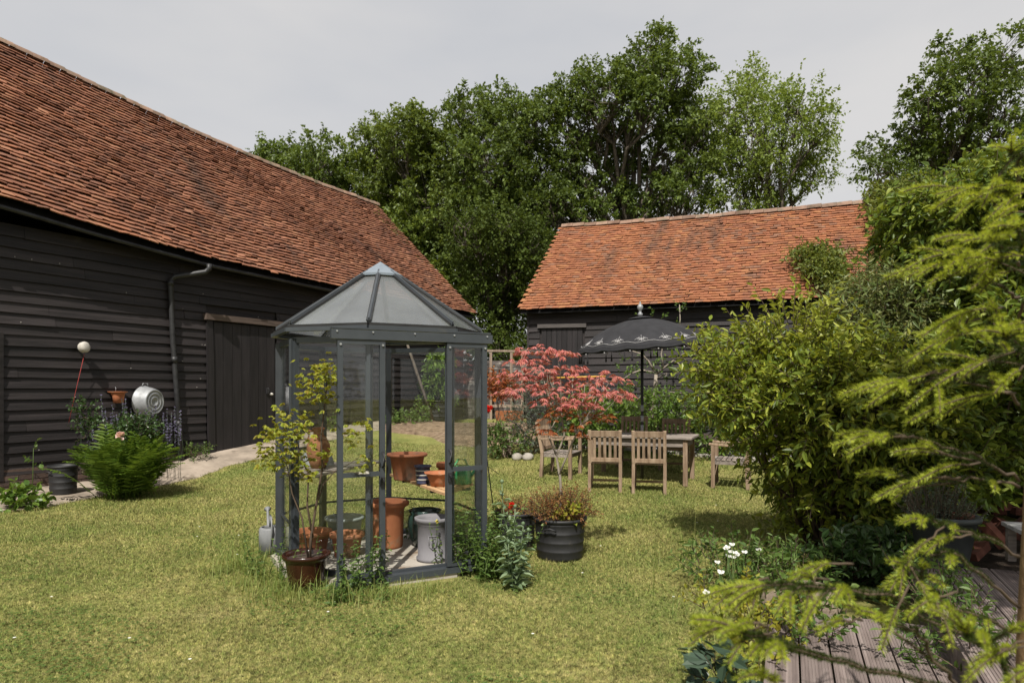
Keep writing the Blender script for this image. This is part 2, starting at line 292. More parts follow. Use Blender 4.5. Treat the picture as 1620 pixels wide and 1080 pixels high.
m_yel = pm('yellow_bar', [(.42, .22, .03), (.5, .28, .05)], 5, rough=.6, bump=.1)
m_rubble = pm('brick_rubble', [(.09, .032, .022), (.15, .055, .035), (.12, .09, .075)], 4, rough=.9, bump=.5, island=.3)

l_oak = leafm('oak_leaf', [(0.05521, 0.09016, 0.01449), (0.09008, 0.1311, 0.02173), (0.1308, 0.1776, 0.02897), (0.1888, 0.239, 0.04345)], .33, .5, (.35, (0.07264, 0.1025, 0.0169)))
l_oak2 = leafm('dark_oak_leaf', [(0.04864, 0.07892, 0.01517), (0.07783, 0.1183, 0.0215), (0.1135, 0.1593, 0.02782), (0.1621, 0.2201, 0.04046)], .3, .5, (.35, (0.06162, 0.09107, 0.01643)))
l_ash = leafm('ash_leaf', [(0.105, 0.1597, 0.026), (0.1575, 0.2163, 0.038), (0.21, 0.2678, 0.055)], .4, .5)
l_under = leafm('shade_leaf', [(0.0322, 0.05175, 0.0088), (0.0575, 0.0851, 0.0143), (0.0897, 0.1207, 0.022)], .28, .6, spec=.15)
l_shrub = leafm('laurel_leaf', [(0.04659, 0.07744, 0.012), (0.1019, 0.1478, 0.0192), (0.182, 0.2323, 0.0288), (0.3349, 0.352, 0.048)], .33, .42, spec=.3)
l_shrubl = leafm('young_laurel_leaf', [(0.154, 0.1944, 0.024), (0.231, 0.2646, 0.036), (0.319, 0.3348, 0.055)], .4, .42, spec=.3)
l_bed = leafm('bed_leaf', [(0.05425, 0.108, 0.0182), (0.1008, 0.1688, 0.026), (0.155, 0.2295, 0.039)], .35, .4)
l_grey = leafm('grey_green_leaf', [(.045, .065, .04), (.075, .10, .065), (.11, .14, .095)], .25, .5)
l_creep = leafm('creeper_leaf', [(0.04485, 0.07975, 0.0132), (0.08223, 0.1306, 0.0187), (0.1346, 0.1925, 0.0264), (0.2392, 0.275, 0.0396)], .33, .42, spec=.3)
l_ivy = leafm('roof_ivy_leaf', [(.07, .105, .018), (.12, .155, .026), (.18, .20, .038)], .3, .45)
l_willow = leafm('narrow_leaf', [(0.06, 0.096, 0.0275), (0.102, 0.144, 0.0385), (0.156, 0.192, 0.0605), (0.24, 0.24, 0.099)], .3, .5)
l_fern = leafm('fern_leaf', [(0.0568, 0.1144, 0.01352), (0.09297, 0.1602, 0.02028), (0.1446, 0.2105, 0.03041)], .35, .45)
l_weed = leafm('weed_leaf', [(.05, .10, .02), (.085, .145, .03), (.13, .19, .045)], .35, .5)
l_poppy = leafm('poppy_leaf', [(.12, .18, .10), (.18, .25, .14), (.25, .32, .19)], .3, .5)
l_acer = leafm('red_acer_leaf', [(0.2902, 0.06656, 0.0594), (0.4159, 0.1229, 0.1129), (0.5223, 0.1946, 0.1901), (0.4643, 0.1741, 0.09504)], .35, .45)
l_acerd = leafm('rusty_acer_leaf', [(.22, .05, .022), (.34, .10, .03), (.30, .13, .035)], .4, .5)
l_gacer = leafm('green_maple_leaf', [(0.1615, 0.216, 0.02), (0.247, 0.3024, 0.03), (0.342, 0.3672, 0.045), (0.285, 0.216, 0.04)], .45, .45)
l_heath = leafm('rusty_heath', [(.13, .045, .018), (.22, .085, .03), (.28, .14, .045), (.16, .15, .03)], .3, .6)
l_rose = leafm('rose_leaf', [(.026, .055, .016), (.05, .09, .024)], .25, .35)
l_lav = leafm('catmint_flower', [(0.09, 0.08075, 0.1445), (0.153, 0.133, 0.221)], .2, .6)
l_pink = leafm('pink_petal', [(.65, .40, .38), (.8, .58, .55)], .3, .5)
l_redp = leafm('red_petal', [(.55, .015, .012), (.65, .03, .02)], .3, .5)
l_whp = leafm('white_petal', [(.75, .75, .74), (.85, .85, .84)], .3, .5)
l_yelp = leafm('yellow_petal', [(.62, .50, .04), (.7, .6, .08)], .3, .5)
l_yell = leafm('yellowing_leaf', [(0.16, 0.204, 0.024), (0.272, 0.272, 0.032), (0.336, 0.289, 0.04)], .4, .5)
l_rye = leafm('rye_grass', [(0.0935, 0.1568, 0.028), (0.17, 0.2232, 0.048), (0.323, 0.323, 0.112)], .35, .6)
l_blue = leafm('blue_green_leaf', [(.03, .055, .035), (.055, .085, .055)], .2, .4)
l_sold = leafm('spruce_needle', [(0.01953, 0.0396, 0.0063), (0.03906, 0.0612, 0.00882), (0.06417, 0.0828, 0.01134)], .25, .5)
l_snew = leafm('spruce_shoot', [(.15, .22, .022), (.26, .33, .03), (.36, .42, .045), (.48, .52, .075)], .4, .45)

# ------------------------------------------------------------------ plant helpers
def perp(D):
    r = rng.normal(size=D.shape); X = np.cross(D, r); return X/(np.linalg.norm(X, axis=1)[:, None]+1e-9)
def twigs(g, P, D, l, k, Ln, W, hexa=False, spread=.9, droop=0.0, mi=0, stem=None, up=.5, t0=.15, sr=.004):
    """leafy twigs: k leaves along each of the twigs that start at P and run along D"""
    n = len(P); D = D/(np.linalg.norm(D, axis=1)[:, None]+1e-9); l = np.broadcast_to(l, (n,))
    t = np.linspace(t0, 1, k)[None, :]*np.ones((n, 1))+rng.uniform(-.05, .05, (n, k))
    pos = (P[:, None]+D[:, None]*(l[:, None]*t)[..., None]).reshape(-1, 3); DD = np.repeat(D, k, 0)
    pos[:, 2] -= droop*(np.repeat(l, k)*t.ravel())**2
    ld = DD*(1-spread*.45)+perp(DD)*spread+rng.normal(size=DD.shape)*.15; nn = np.array((0, 0, up))+rng.normal(size=DD.shape)*.45
    s = rng.uniform(.5, 1.3, len(pos)); g.leaves(pos, ld, nn, Ln*s, W*s, hexa, mi, droop=.12)
    if stem is not None: stem.segs(P, P+D*l[:, None]+np.stack([l*0, l*0, -droop*l*l], 1), sr, sr*.4)
def lobe_pts(lobes, n, shell=.5):
    L_ = np.array(lobes, float); vol = (L_[:, 3]*L_[:, 4]*L_[:, 5])**.75; i = rng.choice(len(L_), n, p=vol/vol.sum())
    d = unit(n); r = (shell**3+(1-shell**3)*rng.random(n))**(1/3)*rng.uniform(.9, 1.08, n)
    return L_[i, :3]+d*L_[i, 3:6]*r[:, None], d, i
def wig(a, b, n, amp):
    t = np.linspace(0, 1, n)[:, None]; p = a+(b-a)*t; o = rng.normal(size=(n, 3))*amp*np.sin(np.pi*t); return p+o
def bush(name, label, cat, base, lobes, n, Ln, W, mat, l=.25, k=8, hexa=True, shell=.45, up=.4, stems=6, wood=None, group=None, sr=.004, br=.016, spread=.9, crown='crown', droop=0., outw=.8, into=None):
    base = np.array(into.location if into else base, float); root = into or thing(name, label, cat, base, 0, group)
    lobes = [(a-base[0], b-base[1], c-base[2], d, e, f) for a, b, c, d, e, f in lobes]
    g = G(); st = G(); P, d, i = lobe_pts(lobes, n, shell); P[:, 2] = np.maximum(P[:, 2], .02)
    D = d*outw+np.array((0, 0, up))+rng.normal(size=d.shape)*.35
    twigs(g, P, D, l*rng.uniform(.6, 1.2, n), k, Ln, W, hexa, spread, droop, stem=st, sr=sr)
    for q in range(stems):
        c = np.array(lobes[q % len(lobes)][:3])+rng.normal(size=3)*np.array(lobes[q % len(lobes)][3:6])*.35
        a = np.array((rng.normal()*.06, rng.normal()*.06, 0)); st.tube(wig(a, c, 6, np.linalg.norm(c)*.05), np.linspace(br, br*.4, 6), 6)
    g.build(crown, mat, root); st.build('branches' if not into else 'shoot_stems', wood or m_twig, root); return root
def tree(name, label, base, lobes_px, Y, dens, leaf, mat, th, group='trees behind the barns', tr=.22, k=16, l=.55, shell=.35, dep=.9, lean=0., bark=None, sparse=0, cl=1.0):
    s = Y/1080; base = np.array((base[0], base[1], .5)); root = thing(name, label, 'tree', base, 0, group); lobes = []
    for (u, v, ru, rv) in lobes_px:
        yy = Y+rng.uniform(-1, 1)*dep*1.3; p = px(u, v, yy)-base; lobes.append((*p, ru*s, max(ru, rv)*s*dep, rv*s))
    g = G(); wd = G(); top = np.array((np.mean([q[0] for q in lobes])*.6, 0, max(q[2] for q in lobes)))
    tp = wig(np.zeros(3), top*np.array((1, 1, .8))+np.array((lean, 0, 0)), 9, .18); tp[0] = 0
    wd.tube(tp, np.linspace(tr, tr*.22, 9), 9)
    for j, q in enumerate(lobes):
        c = np.array(q[:3]); f = np.clip((c[2]-.35*abs(c[0])-1.2)/top[2], .15, .92); a = tp[min(8, int(f*8))]
        br = wig(a, c, 7, np.linalg.norm(c-a)*.06); br[1:-1, 2] += .12*np.linalg.norm(c-a)*np.sin(np.linspace(0, np.pi, 5)); wd.tube(br, np.linspace(tr*.38, tr*.10, 7), 6)
        n = max(6, int(dens*q[3]*q[5]*10)); d = unit(n); r = (shell**3+(1-shell**3)*rng.random(n))**(1/3)*rng.uniform(.75, 1.16, n)
        cc = c+d*np.array(q[3:6])*r[:, None]
        ks = rng.choice(7, n); A = br[np.minimum(6, 3+ks//2)]; mid = (A+cc)/2+rng.normal(size=cc.shape)*.12
        wd.segs(A, mid, tr*.085, tr*.055); wd.segs(mid, cc, tr*.055, tr*.02)
        # each clump: a handful of leafy twigs
        m = 6; P = np.repeat(cc, m, 0)+rng.normal(size=(n*m, 3))*.09*cl; D = np.repeat(d, m, 0)*.5+rng.normal(size=(n*m, 3))*.6+np.array((0, 0, .25))
        twigs(g, P, D, l*rng.uniform(.5, 1.1, n*m), k//2, leaf, leaf*.62, False, 1.0, .15)
    wd.build('trunk', bark or m_bark, root); g.build('crown', mat, root); return root

# ================================================================== THE SETTING
def axis(lo, hi, fine0, fine1, st, far): return np.unique(np.concatenate([np.linspace(lo, fine0, far), np.arange(fine0, fine1, st), np.linspace(fine1, hi, far)]))
xs = axis(-400, 400, -14, 14, .35, 12); ys = axis(-60, 900, 1, 24, .35, 12)
XX, YY = np.meshgrid(xs, ys, indexing='ij'); g = G(); V = np.stack([XX, YY, zt(XX, YY)], 2).reshape(-1, 3); n = len(ys)
i, j = np.meshgrid(np.arange(len(xs)-1), np.arange(n-1), indexing='ij'); i = i.ravel(); j = j.ravel()
g.add(V, np.stack([i*n+j, (i+1)*n+j, (i+1)*n+j+1, i*n+j+1], 1), True)
tag(g.build('lawn', m_lawn), kind='structure')
D1 = np.array((.479, .8776)); N1 = np.array((.8776, -.479)); W0 = np.array((-6.7, 10.2))
def b1(t, off, z=0.): p = W0+D1*t+N1*off; return np.array((p[0], p[1], z))
A1 = math.atan2(D1[1], D1[0])
def sheet(name, fn, us, vs_, mat, kind='structure'):
    return tag(G().grid(fn, us, vs_).build(name, mat), kind=kind)
def pf(t, s):
    edge = np.interp(t, [-6, -.5, 1.5, 3.5, 9], [1.5, 1.35, .95, .8, .6])+.05*math.sin(t*5)+.03*math.sin(t*13+1)
    p = b1(t, -.1+(edge+.1)*s); p[2] = zt(p[0], p[1])+.035+.05*(1-s)-.03*(s > .99); return p
sheet('path', pf, np.arange(-6, 9.05, .12), np.linspace(0, 1, 8), m_path)
def mound(a, r):
    ex = 1+.15*math.sin(a*3)+.1*math.sin(a*7+2); x = -1.1+2.6*r*ex*math.cos(a)-.9*r*math.sin(a); y = 16.0+1.9*r*ex*math.sin(a)
    return (x, y, zt(x, y)+.012+.10*(1-r*r)-.05*(r > .98))
sheet('soil_bank', mound, np.linspace(0, 2*np.pi, 40), np.linspace(0.02, 1, 9), m_soil)
D2 = np.array((.927, -.3746)); N2 = np.array((.3746, .927)); O2 = np.array((.295, 16.78)); A2 = math.atan2(D2[1], D2[0])
def b2(x, y, z=0.): p = O2+D2*x+N2*y; return np.array((p[0], p[1], z))
def bedf(x, s):
    y = -.02-(2.15+.12*math.sin(x*1.3))*s; p = b2(x, y); p[2] = zt(p[0], p[1])+.04-.06*(s > .99); return p
sheet('flower_bed', bedf, np.arange(.4, 8.5, .2), np.linspace(0, 1, 8), m_bed)
def tpath(s, r):
    x = .15+.75*r+.3*s; y = 14.2+3.6*s; return (x-.5, y, zt(x, y)+.03)
sheet('dirt_path', tpath, np.linspace(0, 1, 8), np.linspace(0, 1, 4), m_soil)

# ================================================================== BARNS
def boards(g, x0, x1, z0, z1, gauge, holes, seed, ends=(0, 0)):
    r = np.random.default_rng(seed); z = z0; k = 0
    while z < z1:
        top = min(z+gauge, z1+.1); cuts = [x0]; x = x0+r.uniform(1.5, 4.5)
        while x < x1-.8: cuts.append(x); x += r.uniform(2.6, 4.8)
        cuts.append(x1); seg = []
        for a, b in zip(cuts[:-1], cuts[1:]):
            parts = [(a, b)]
            for hx0, hx1, hz0, hz1 in holes:
                if z+gauge*.6 > hz0 and z < hz1-.02:
                    parts = [q for p in parts for q in ([(p[0], min(p[1], hx0))] if p[0] < hx0 else [])+([(max(p[0], hx1), p[1])] if p[1] > hx1 else [])]
            seg += parts
        for a, b in seg:
            if b-a < .03: continue
            n = max(2, int((b-a)/.7)+1); X = np.linspace(a+.002, b-.002, n); w0 = r.normal(0, .0025, n); dz0 = r.normal(0, .0025)
            dz = dz0+r.normal(0, .003, n); o = .043+r.normal(0, .002)
            rows = [np.stack([X, -o-w0, z+dz], 1), np.stack([X, -o-w0+.024, z+dz-.001], 1), np.stack([X, -.012-w0*.3, np.full(n, top+.025)], 1)]
            V = np.concatenate([rows[1], rows[0], rows[2]]); F = []
            for q in (0, 1):
                for t in range(n-1): F.append([q*n+t, q*n+t+1, (q+1)*n+t+1, (q+1)*n+t])
            g.add(V, F); b_ = g.n-3*n
            g.f.append((np.array([[b_, b_+n, b_+2*n]]), False, 0)); g.f.append((np.array([[b_+n-1, b_+3*n-1, b_+2*n-1]]), False, 0))
        z += gauge; k += 1
def tiles(g, x0, x1, ye, yr, ze, zr, gauge, tw, seed, jit=1.0, sag=None, lift=.020):
    r = np.random.default_rng(seed); L_ = math.hypot(yr-ye, zr(0)-ze(0)); nc = int(L_/gauge); nx = int((x1-x0)/tw)
    for c in range(nc):
        X = x0+(np.arange(nx+1)-(.5 if c % 2 else 0))*tw+r.normal(0, .003*jit, nx+1); X = X[(X > x0-tw*.6) & (X+tw < x1+tw*.4)]; n = len(X)
        xa = X+.0015; xb = X+tw-.0015; s0 = c/nc+r.normal(0, .0016*jit, n); s1 = (c+1.45)/nc; dl = np.abs(r.normal(0, .0045*jit, n)); tilt = r.normal(0, .0035*jit, n)
        slip = r.random(n) < .006*jit; s0 = s0-slip*.012
        def pt(x, s, h):
            s = np.broadcast_to(np.minimum(s, 1.0), x.shape); y = ye+(yr-ye)*s; z = ze(x)+(zr(x)-ze(x))*s
            if sag is not None: z = z+sag(x, s)
            ny, nz = -(zr(0)-ze(0))/L_, (yr-ye)/L_
            return np.stack([x, y+ny*h, z+nz*h], 1)
        top0 = lift+dl; thk = .017; V = np.stack([pt(xa, s0, top0+tilt), pt(xb, s0, top0-tilt), pt(xb, s1, .004+0*dl), pt(xa, s1, .004+0*dl), pt(xa, s0, top0+tilt-thk), pt(xb, s0, top0-tilt-thk)], 1)
        # slightly cambered: middle of lower edge raised
        V = V.reshape(-1, 3); k = np.arange(n)[:, None]*6
        g.add(V, np.concatenate([k+np.array([[0, 1, 2, 3]]), k+np.array([[4, 5, 1, 0]])]))
        g.add(V, np.concatenate([k+np.array([[0, 3, 4]]), k+np.array([[1, 5, 2]])]))
def ridge(g, x0, x1, y, zr, sag, w_=.15, st=.3):
    x = x0
    while x < x1:
        e = min(x+st*.98, x1); dz = rng.normal(0, .006)
        def f(u, a): return (u, y+w_*math.sin(a), zr(u)+(sag(u, 1) if sag else 0)-.06+dz+.13*math.cos(a)+(.012 if u > x+.01 else 0))
        g.grid(f, [x, e], np.linspace(-1.5, 1.5, 7)); g.grid(lambda u, a: (x+1e-3*u, y+(w_-.02*u)*math.sin(a), zr(x)+(sag(x, 1) if sag else 0)-.06+dz+(.13-.02*u)*math.cos(a)), [0, 1], np.linspace(-1.5, 1.5, 7))
        x += st
# ---- big barn
barn = thing('barn', 'long black boarded barn with brown tiled roof and a tin bath on its wall', 'barn', (*W0, 0), A1)
ze = lambda x: np.interp(x, [-7, -1, .5, 2.35, 5.28, 11.3], [4.5, 4.06, 3.91, 3.77, 3.71, 3.66])
zr = lambda x: 7.86-.046*np.asarray(x, float)-.17*np.sin(np.pi*np.clip((np.asarray(x, float)-.8)/10.4, -.3, 1))
sag1 = lambda x, s: .03*np.sin(x*1.1+s*4)*np.sin(s*3.1)-.05*np.sin(np.pi*s)
holes1 = [(-2.3, -.88, .2, 2.28), (2.42, 4.04, .2, 2.9)]
g = G(); boards(g, -7, 11.0, .29, 3.72, .152, holes1, 3); g.box((2, .10, 1.95), (18, .18, 3.6)); 
g.box((-.855, -.03, 1.25), (.07, .07, 2.05))
for q in range(34): g.box((rng.uniform(-2.5, 7), -.044, .29+.152*rng.integers(1, 21)+.025), (.008, .010, .010), mi=1)
g.build('wall', [m_board, m_white], barn)
g = G(); g.box((2, .02, .12), (18.05, .12, .5))
r2 = np.random.default_rng(5)
for kz in range(4):
    x = -3-.1*(kz % 2)
    while x < 10.8: g.box((x, -.045, .02+kz*.077), (.205, .02, .066)); x += .215
g.build('plinth', m_brick, barn)
g = G(); tiles(g, -6, 11.25, -.36, 3.4, ze, zr, .118, .165, 11, 1.4, sag1, .046); rf = g.build('roof', m_tile1, barn)
g = G(); ridge(g, -6, 11.25, 3.4, zr, sag1, .14); g.build('ridge_tiles', m_ridge, rf)
g = G()
for a, b in zip(np.linspace(-6, 11.2, 15)[:-1], np.linspace(-6, 11.2, 15)[1:]):     # roof boarding under the tiles and the far slope
    g.add([(a, -.30, ze(a)-.10), (b, -.30, ze(b)-.10), (b, 3.4, zr(b)-.34), (a, 3.4, zr(a)-.34)], [[0, 1, 2, 3]])
    g.add([(a, 3.4, zr(a)-.10), (b, 3.4, zr(b)-.10), (b, 7.2, ze(b)), (a, 7.2, ze(a))], [[0, 1, 2, 3]])
g.add([(11.0, .1, 0), (11.0, 6.8, 0), (11.0, 6.8, 3.9), (11.0, 3.4, 7.1), (11.0, .1, 3.75)], [[0, 1, 2, 3, 4]])
g.add([(-6, .1, 0), (-6, 6.8, 0), (-6, 6.8, 3.9), (-6, 3.4, 7.6), (-6, .1, 3.9)], [[4, 3, 2, 1, 0]])
g.add([(-6, 6.8, 0), (11, 6.8, 0), (11, 6.8, 4), (-6, 6.8, 4)], [[0, 1, 2, 3]])
g.build('gable_and_rafters', m_dark, barn)
g = G(); xs_ = np.linspace(-6, 11.2, 40); g.tube([(x, -.30, ze(x)-.095) for x in xs_], .034, 8); g.build('gutter', m_iron, barn)
g = G(); zt_ = 3.42; g.tube([(1.95+.25, -.40, ze(2.2)-.1), (2.2, -.40, 3.60), (2.15, -.36, 3.54), (1.73, -.12, zt_), (1.68, -.09, 3.34), (1.72, -.085, 2.4), (1.80, -.085, 1.4), (1.90, -.085, .15)], .045, 10)
for z_, x_ in ((3.3, 1.685), (2.0, 1.75), (.9, 1.84)): g.tube([(x_, -.085, z_-.05), (x_, -.085, z_+.05)], .054, 10)
g.build('downpipe', m_iron, barn)
def plankdoor(parent, x0, x1, z0, z1, y, n, mat, wavy=.0):
    g = G(); w_ = (x1-x0)/n
    for q in range(n): g.box((x0+w_*(q+.5), y+rng.normal(0, .002), (z0+z1)/2), (w_-.008, .03, z1-z0))
    return g.build('door', mat, parent)
dr = plankdoor(barn, 2.56, 3.98, .33, 2.72, -.035, 7, m_doorw); dr['label'] = 'wide black plank door under a brown lintel'
g = G(); g.box((3.78, -.065, 1.46), (.05, .02, .12)); g.tube([(3.78, -.075, 1.4), (3.78, -.11, 1.42), (3.78, -.11, 1.5), (3.78, -.075, 1.52)], .008, 6); g.build('handle', m_iron, dr)
g = G(); g.lathe([(.0, -.03), (.03, -.025), (.036, 0), (.02, .02), (0, .025)], 12, (3.88, -.07, 1.40)); g.build('knob', m_white, dr)
g = G(); g.box((2.49, -.045, 1.55), (.13, .06, 2.5), ry=-.02); g.build('door_post', m_doorw, barn)
g = G(); g.beam((2.36, -.07, 2.80), (4.15, -.07, 2.80), .10, .11, taper=.95); g.build('lintel', m_lint, barn)
dr = plankdoor(barn, -2.2, -.92, .32, 2.24, -.03, 6, m_doorw); g = G(); g.tube([(-1.0, -.05, 1.42), (-1.0, -.09, 1.44), (-1.0, -.09, 1.50), (-1.0, -.05, 1.52)], .008, 6); g.build('handle', m_zinc, dr)
# ---- small barn
barn2 = thing('barn', 'smaller black barn with bright orange tiled roof behind the garden table', 'barn', (*O2, 0), A2)
ze2 = lambda x: 3.40-.006*np.asarray(x, float)+0*np.asarray(x, float)
zr2 = lambda x: 6.18-.012*np.asarray(x, float)-.06*np.sin(np.pi*np.asarray(x, float)/8.5)
sag2 = lambda x, s: .03*np.sin(x*.9+1+s*3)*np.sin(s*3.1)-.03*np.sin(np.pi*s)
g = G(); boards(g, .12, 9.6, .42, 3.45, .165, [(.42, 1.55, .3, 3.0), (6.75, 7.9, 1.5, 3.05)], 8); g.box((4.9, .10, 1.9), (9.5, .18, 3.0)); g.box((.12, -.02, 1.9), (.05, .05, 3.0)); g.build('wall', m_board2, barn2)
g = G(); tiles(g, 0, 8.75, -.30, 3.10, ze2, zr2, .118, .165, 21, 1.5, sag2, .032); rf = g.build('roof', m_tile2, barn2)
g = G(); ridge(g, 0, 8.75, 3.10, zr2, sag2, .15, .34); g.build('ridge_tiles', m_ridge, rf)
g = G(); g.add([(0, -.26, 3.32), (8.7, -.26, 3.27), (8.7, 3.1, 5.85), (0, 3.1, 5.9)], [[0, 1, 2, 3]]); g.add([(0, 3.1, 6.08), (8.7, 3.1, 6.02), (8.7, 6.5, 3.3), (0, 6.5, 3.3)], [[0, 1, 2, 3]])
for x in (.2, 9.5): g.add([(x, .1, 0), (x, 6.2, 0), (x, 6.2, 3.4), (x, 3.1, 5.9), (x, .1, 3.4)], [[0, 1, 2, 3, 4]])
g.add([(.2, 6.2, 0), (9.5, 6.2, 0), (9.5, 6.2, 3.4), (.2, 6.2, 3.4)], [[0, 1, 2, 3]]); g.build('gable_and_rafters', m_dark, barn2)
dr = plankdoor(barn2, .47, 1.50, .55, 2.95, -.02, 8, m_doorw); g = G(); g.box((1.42, -.05, 1.7), (.04, .03, .14)); g.build('latch', m_iron, dr)
g = G(); g.beam((.38, -.06, 3.02), (1.60, -.06, 3.0), .06, .09); g.build('lintel', pm('grey_lintel', [(.05, .045, .043), (.09, .08, .075)], 4, (.5, 6, 6)), barn2)
wf = G().box((7.32, .03, 2.3), (1.1, .03, 1.45)).build('window', m_dark, barn2); g = G(); g.box((7.32, -.07, 3.03), (1.25, .08, .04)); g.build('sill', m_teakg, wf)

# ---- creeper-clad outbuilding on the near side
ob = thing('outbuilding', 'dark boarded outbuilding almost hidden under creeper beside the spruce', 'outbuilding', (5.75, 6.2, 0), 0)
g = G(); g.box((1.6, .95, 1.9), (3.0, 4.1, 3.8))
for q in range(21): g.box((.085, -.9+q*.19, 1.9), (.03, .175, 3.78))
g.build('wall', m_board2, ob)
g = G(); g.add([(-.1, -1.2, 3.8), (-.1, 3.2, 3.8), (1.7, 3.2, 4.9), (1.7, -1.2, 4.9), (3.4, -1.2, 3.8), (3.4, 3.2, 3.8)], [[0, 3, 2, 1], [3, 4, 5, 2]]); g.build('roof', pm('slate', [(.04, .038, .042), (.07, .065, .07)], 4, rough=.6), ob, solid=.06)

# ================================================================== GREENHOUSE
GC = np.array((-1.17, 6.07)); a0 = .093
gh = thing('greenhouse', 'grey octagonal glass greenhouse with open sliding doors on the lawn', 'greenhouse', (*GC, 0), a0)
def oc(k, r): a = k*math.pi/4; return np.array((r*math.sin(a), -r*math.cos(a)))
def oc3(k, r, z): p = oc(k, r); return np.array((p[0], p[1], z))
RW = .86; ZT = 1.90
g = G(); g.prism([tuple(oc(k, .95)) for k in range(8)], -.08, .045); g.build('floor_slab', m_slab, gh)
for k in range(8):
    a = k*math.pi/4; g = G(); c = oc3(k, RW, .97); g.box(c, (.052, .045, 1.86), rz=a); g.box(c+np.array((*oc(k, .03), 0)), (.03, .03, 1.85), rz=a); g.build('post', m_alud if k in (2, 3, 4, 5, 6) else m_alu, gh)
def rail(g, k, z, h, w_=.035, r=RW): g.beam(oc3(k, r, z), oc3(k+1, r, z), w_, h)
g = G(); [rail(g, k, 1.885, .045) for k in range(8)]; g.build('head_rail', m_alu, gh); g = G(); [rail(g, k, .07, .05) for k in range(8)]; g.build('sole_rail', m_alu, gh)
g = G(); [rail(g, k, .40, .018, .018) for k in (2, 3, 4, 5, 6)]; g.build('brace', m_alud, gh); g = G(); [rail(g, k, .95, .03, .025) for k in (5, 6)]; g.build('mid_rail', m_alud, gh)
for k in range(1, 8):
    A = oc3(k, RW, 0); B = oc3(k+1, RW, 0); d = (B-A)/np.linalg.norm(B-A); A = A+d*.035; B = B-d*.035; z0, z1 = .10, 1.86
    nrm = np.array((d[1], -d[0], 0))*.004
    V = [A+nrm+(0, 0, z0), B+nrm+(0, 0, z0), B+nrm+(0, 0, z1), A+nrm+(0, 0, z1), A-nrm+(0, 0, z0), B-nrm+(0, 0, z0), B-nrm+(0, 0, z1), A-nrm+(0, 0, z1)]
    g = G().add(V, [[0, 1, 2, 3], [7, 6, 5, 4], [0, 4, 5, 1], [3, 2, 6, 7], [0, 3, 7, 4], [1, 5, 6, 2]]); g.build('side_pane', m_glass, gh)
g = G()
for k in range(8): g.beam(oc3(k, .925, 1.965), oc3(k+1, .925, 1.965), .045, .032); g.beam(oc3(k, .90, 1.993), oc3(k+1, .90, 1.993), .05, .02, mi=1)
g.build('gutter', [m_alu, m_seal], gh)
rr = .89; zb, za = 2.008, 2.60
for k in range(8):
    A, B = oc3(k, rr, zb), oc3(k+1, rr, zb); Cc, Dd = oc3(k+1, .14, za-.095), oc3(k, .14, za-.095); dz = np.array((0, 0, -.006))
    rp_ = G().add([A, B, Cc, Dd, A+dz, B+dz, Cc+dz, Dd+dz], [[0, 1, 2, 3], [7, 6, 5, 4], [0, 4, 5, 1], [2, 6, 7, 3]]).build('roof_pane', m_rglass, gh)
for k in range(8):
    g = G(); g.beam(oc3(k, rr+.01, zb+.006), oc3(k, .14, za-.085), .026, .022); g.beam(oc3(k, rr+.012, zb+.024), oc3(k, .14, za-.066), .014, .016); g.beam(oc3(k, rr+.0, zb+.012), oc3(k, .14, za-.08), .04, .012, mi=1); g.build('roof_rib', [m_alu, m_seal], gh)
g = G(); g.add([oc3(k, .20, 2.505) for k in range(8)]+[(0, 0, 2.63)], [[k, (k+1) % 8, 8] for k in range(8)]); g.add([oc3(k, .20, 2.505) for k in range(8)]+[oc3(k, .20, 2.485) for k in range(8)], [[k, k+8, (k+1) % 8+8, (k+1) % 8] for k in range(8)]); g.build('roof_cap', m_cap, gh)
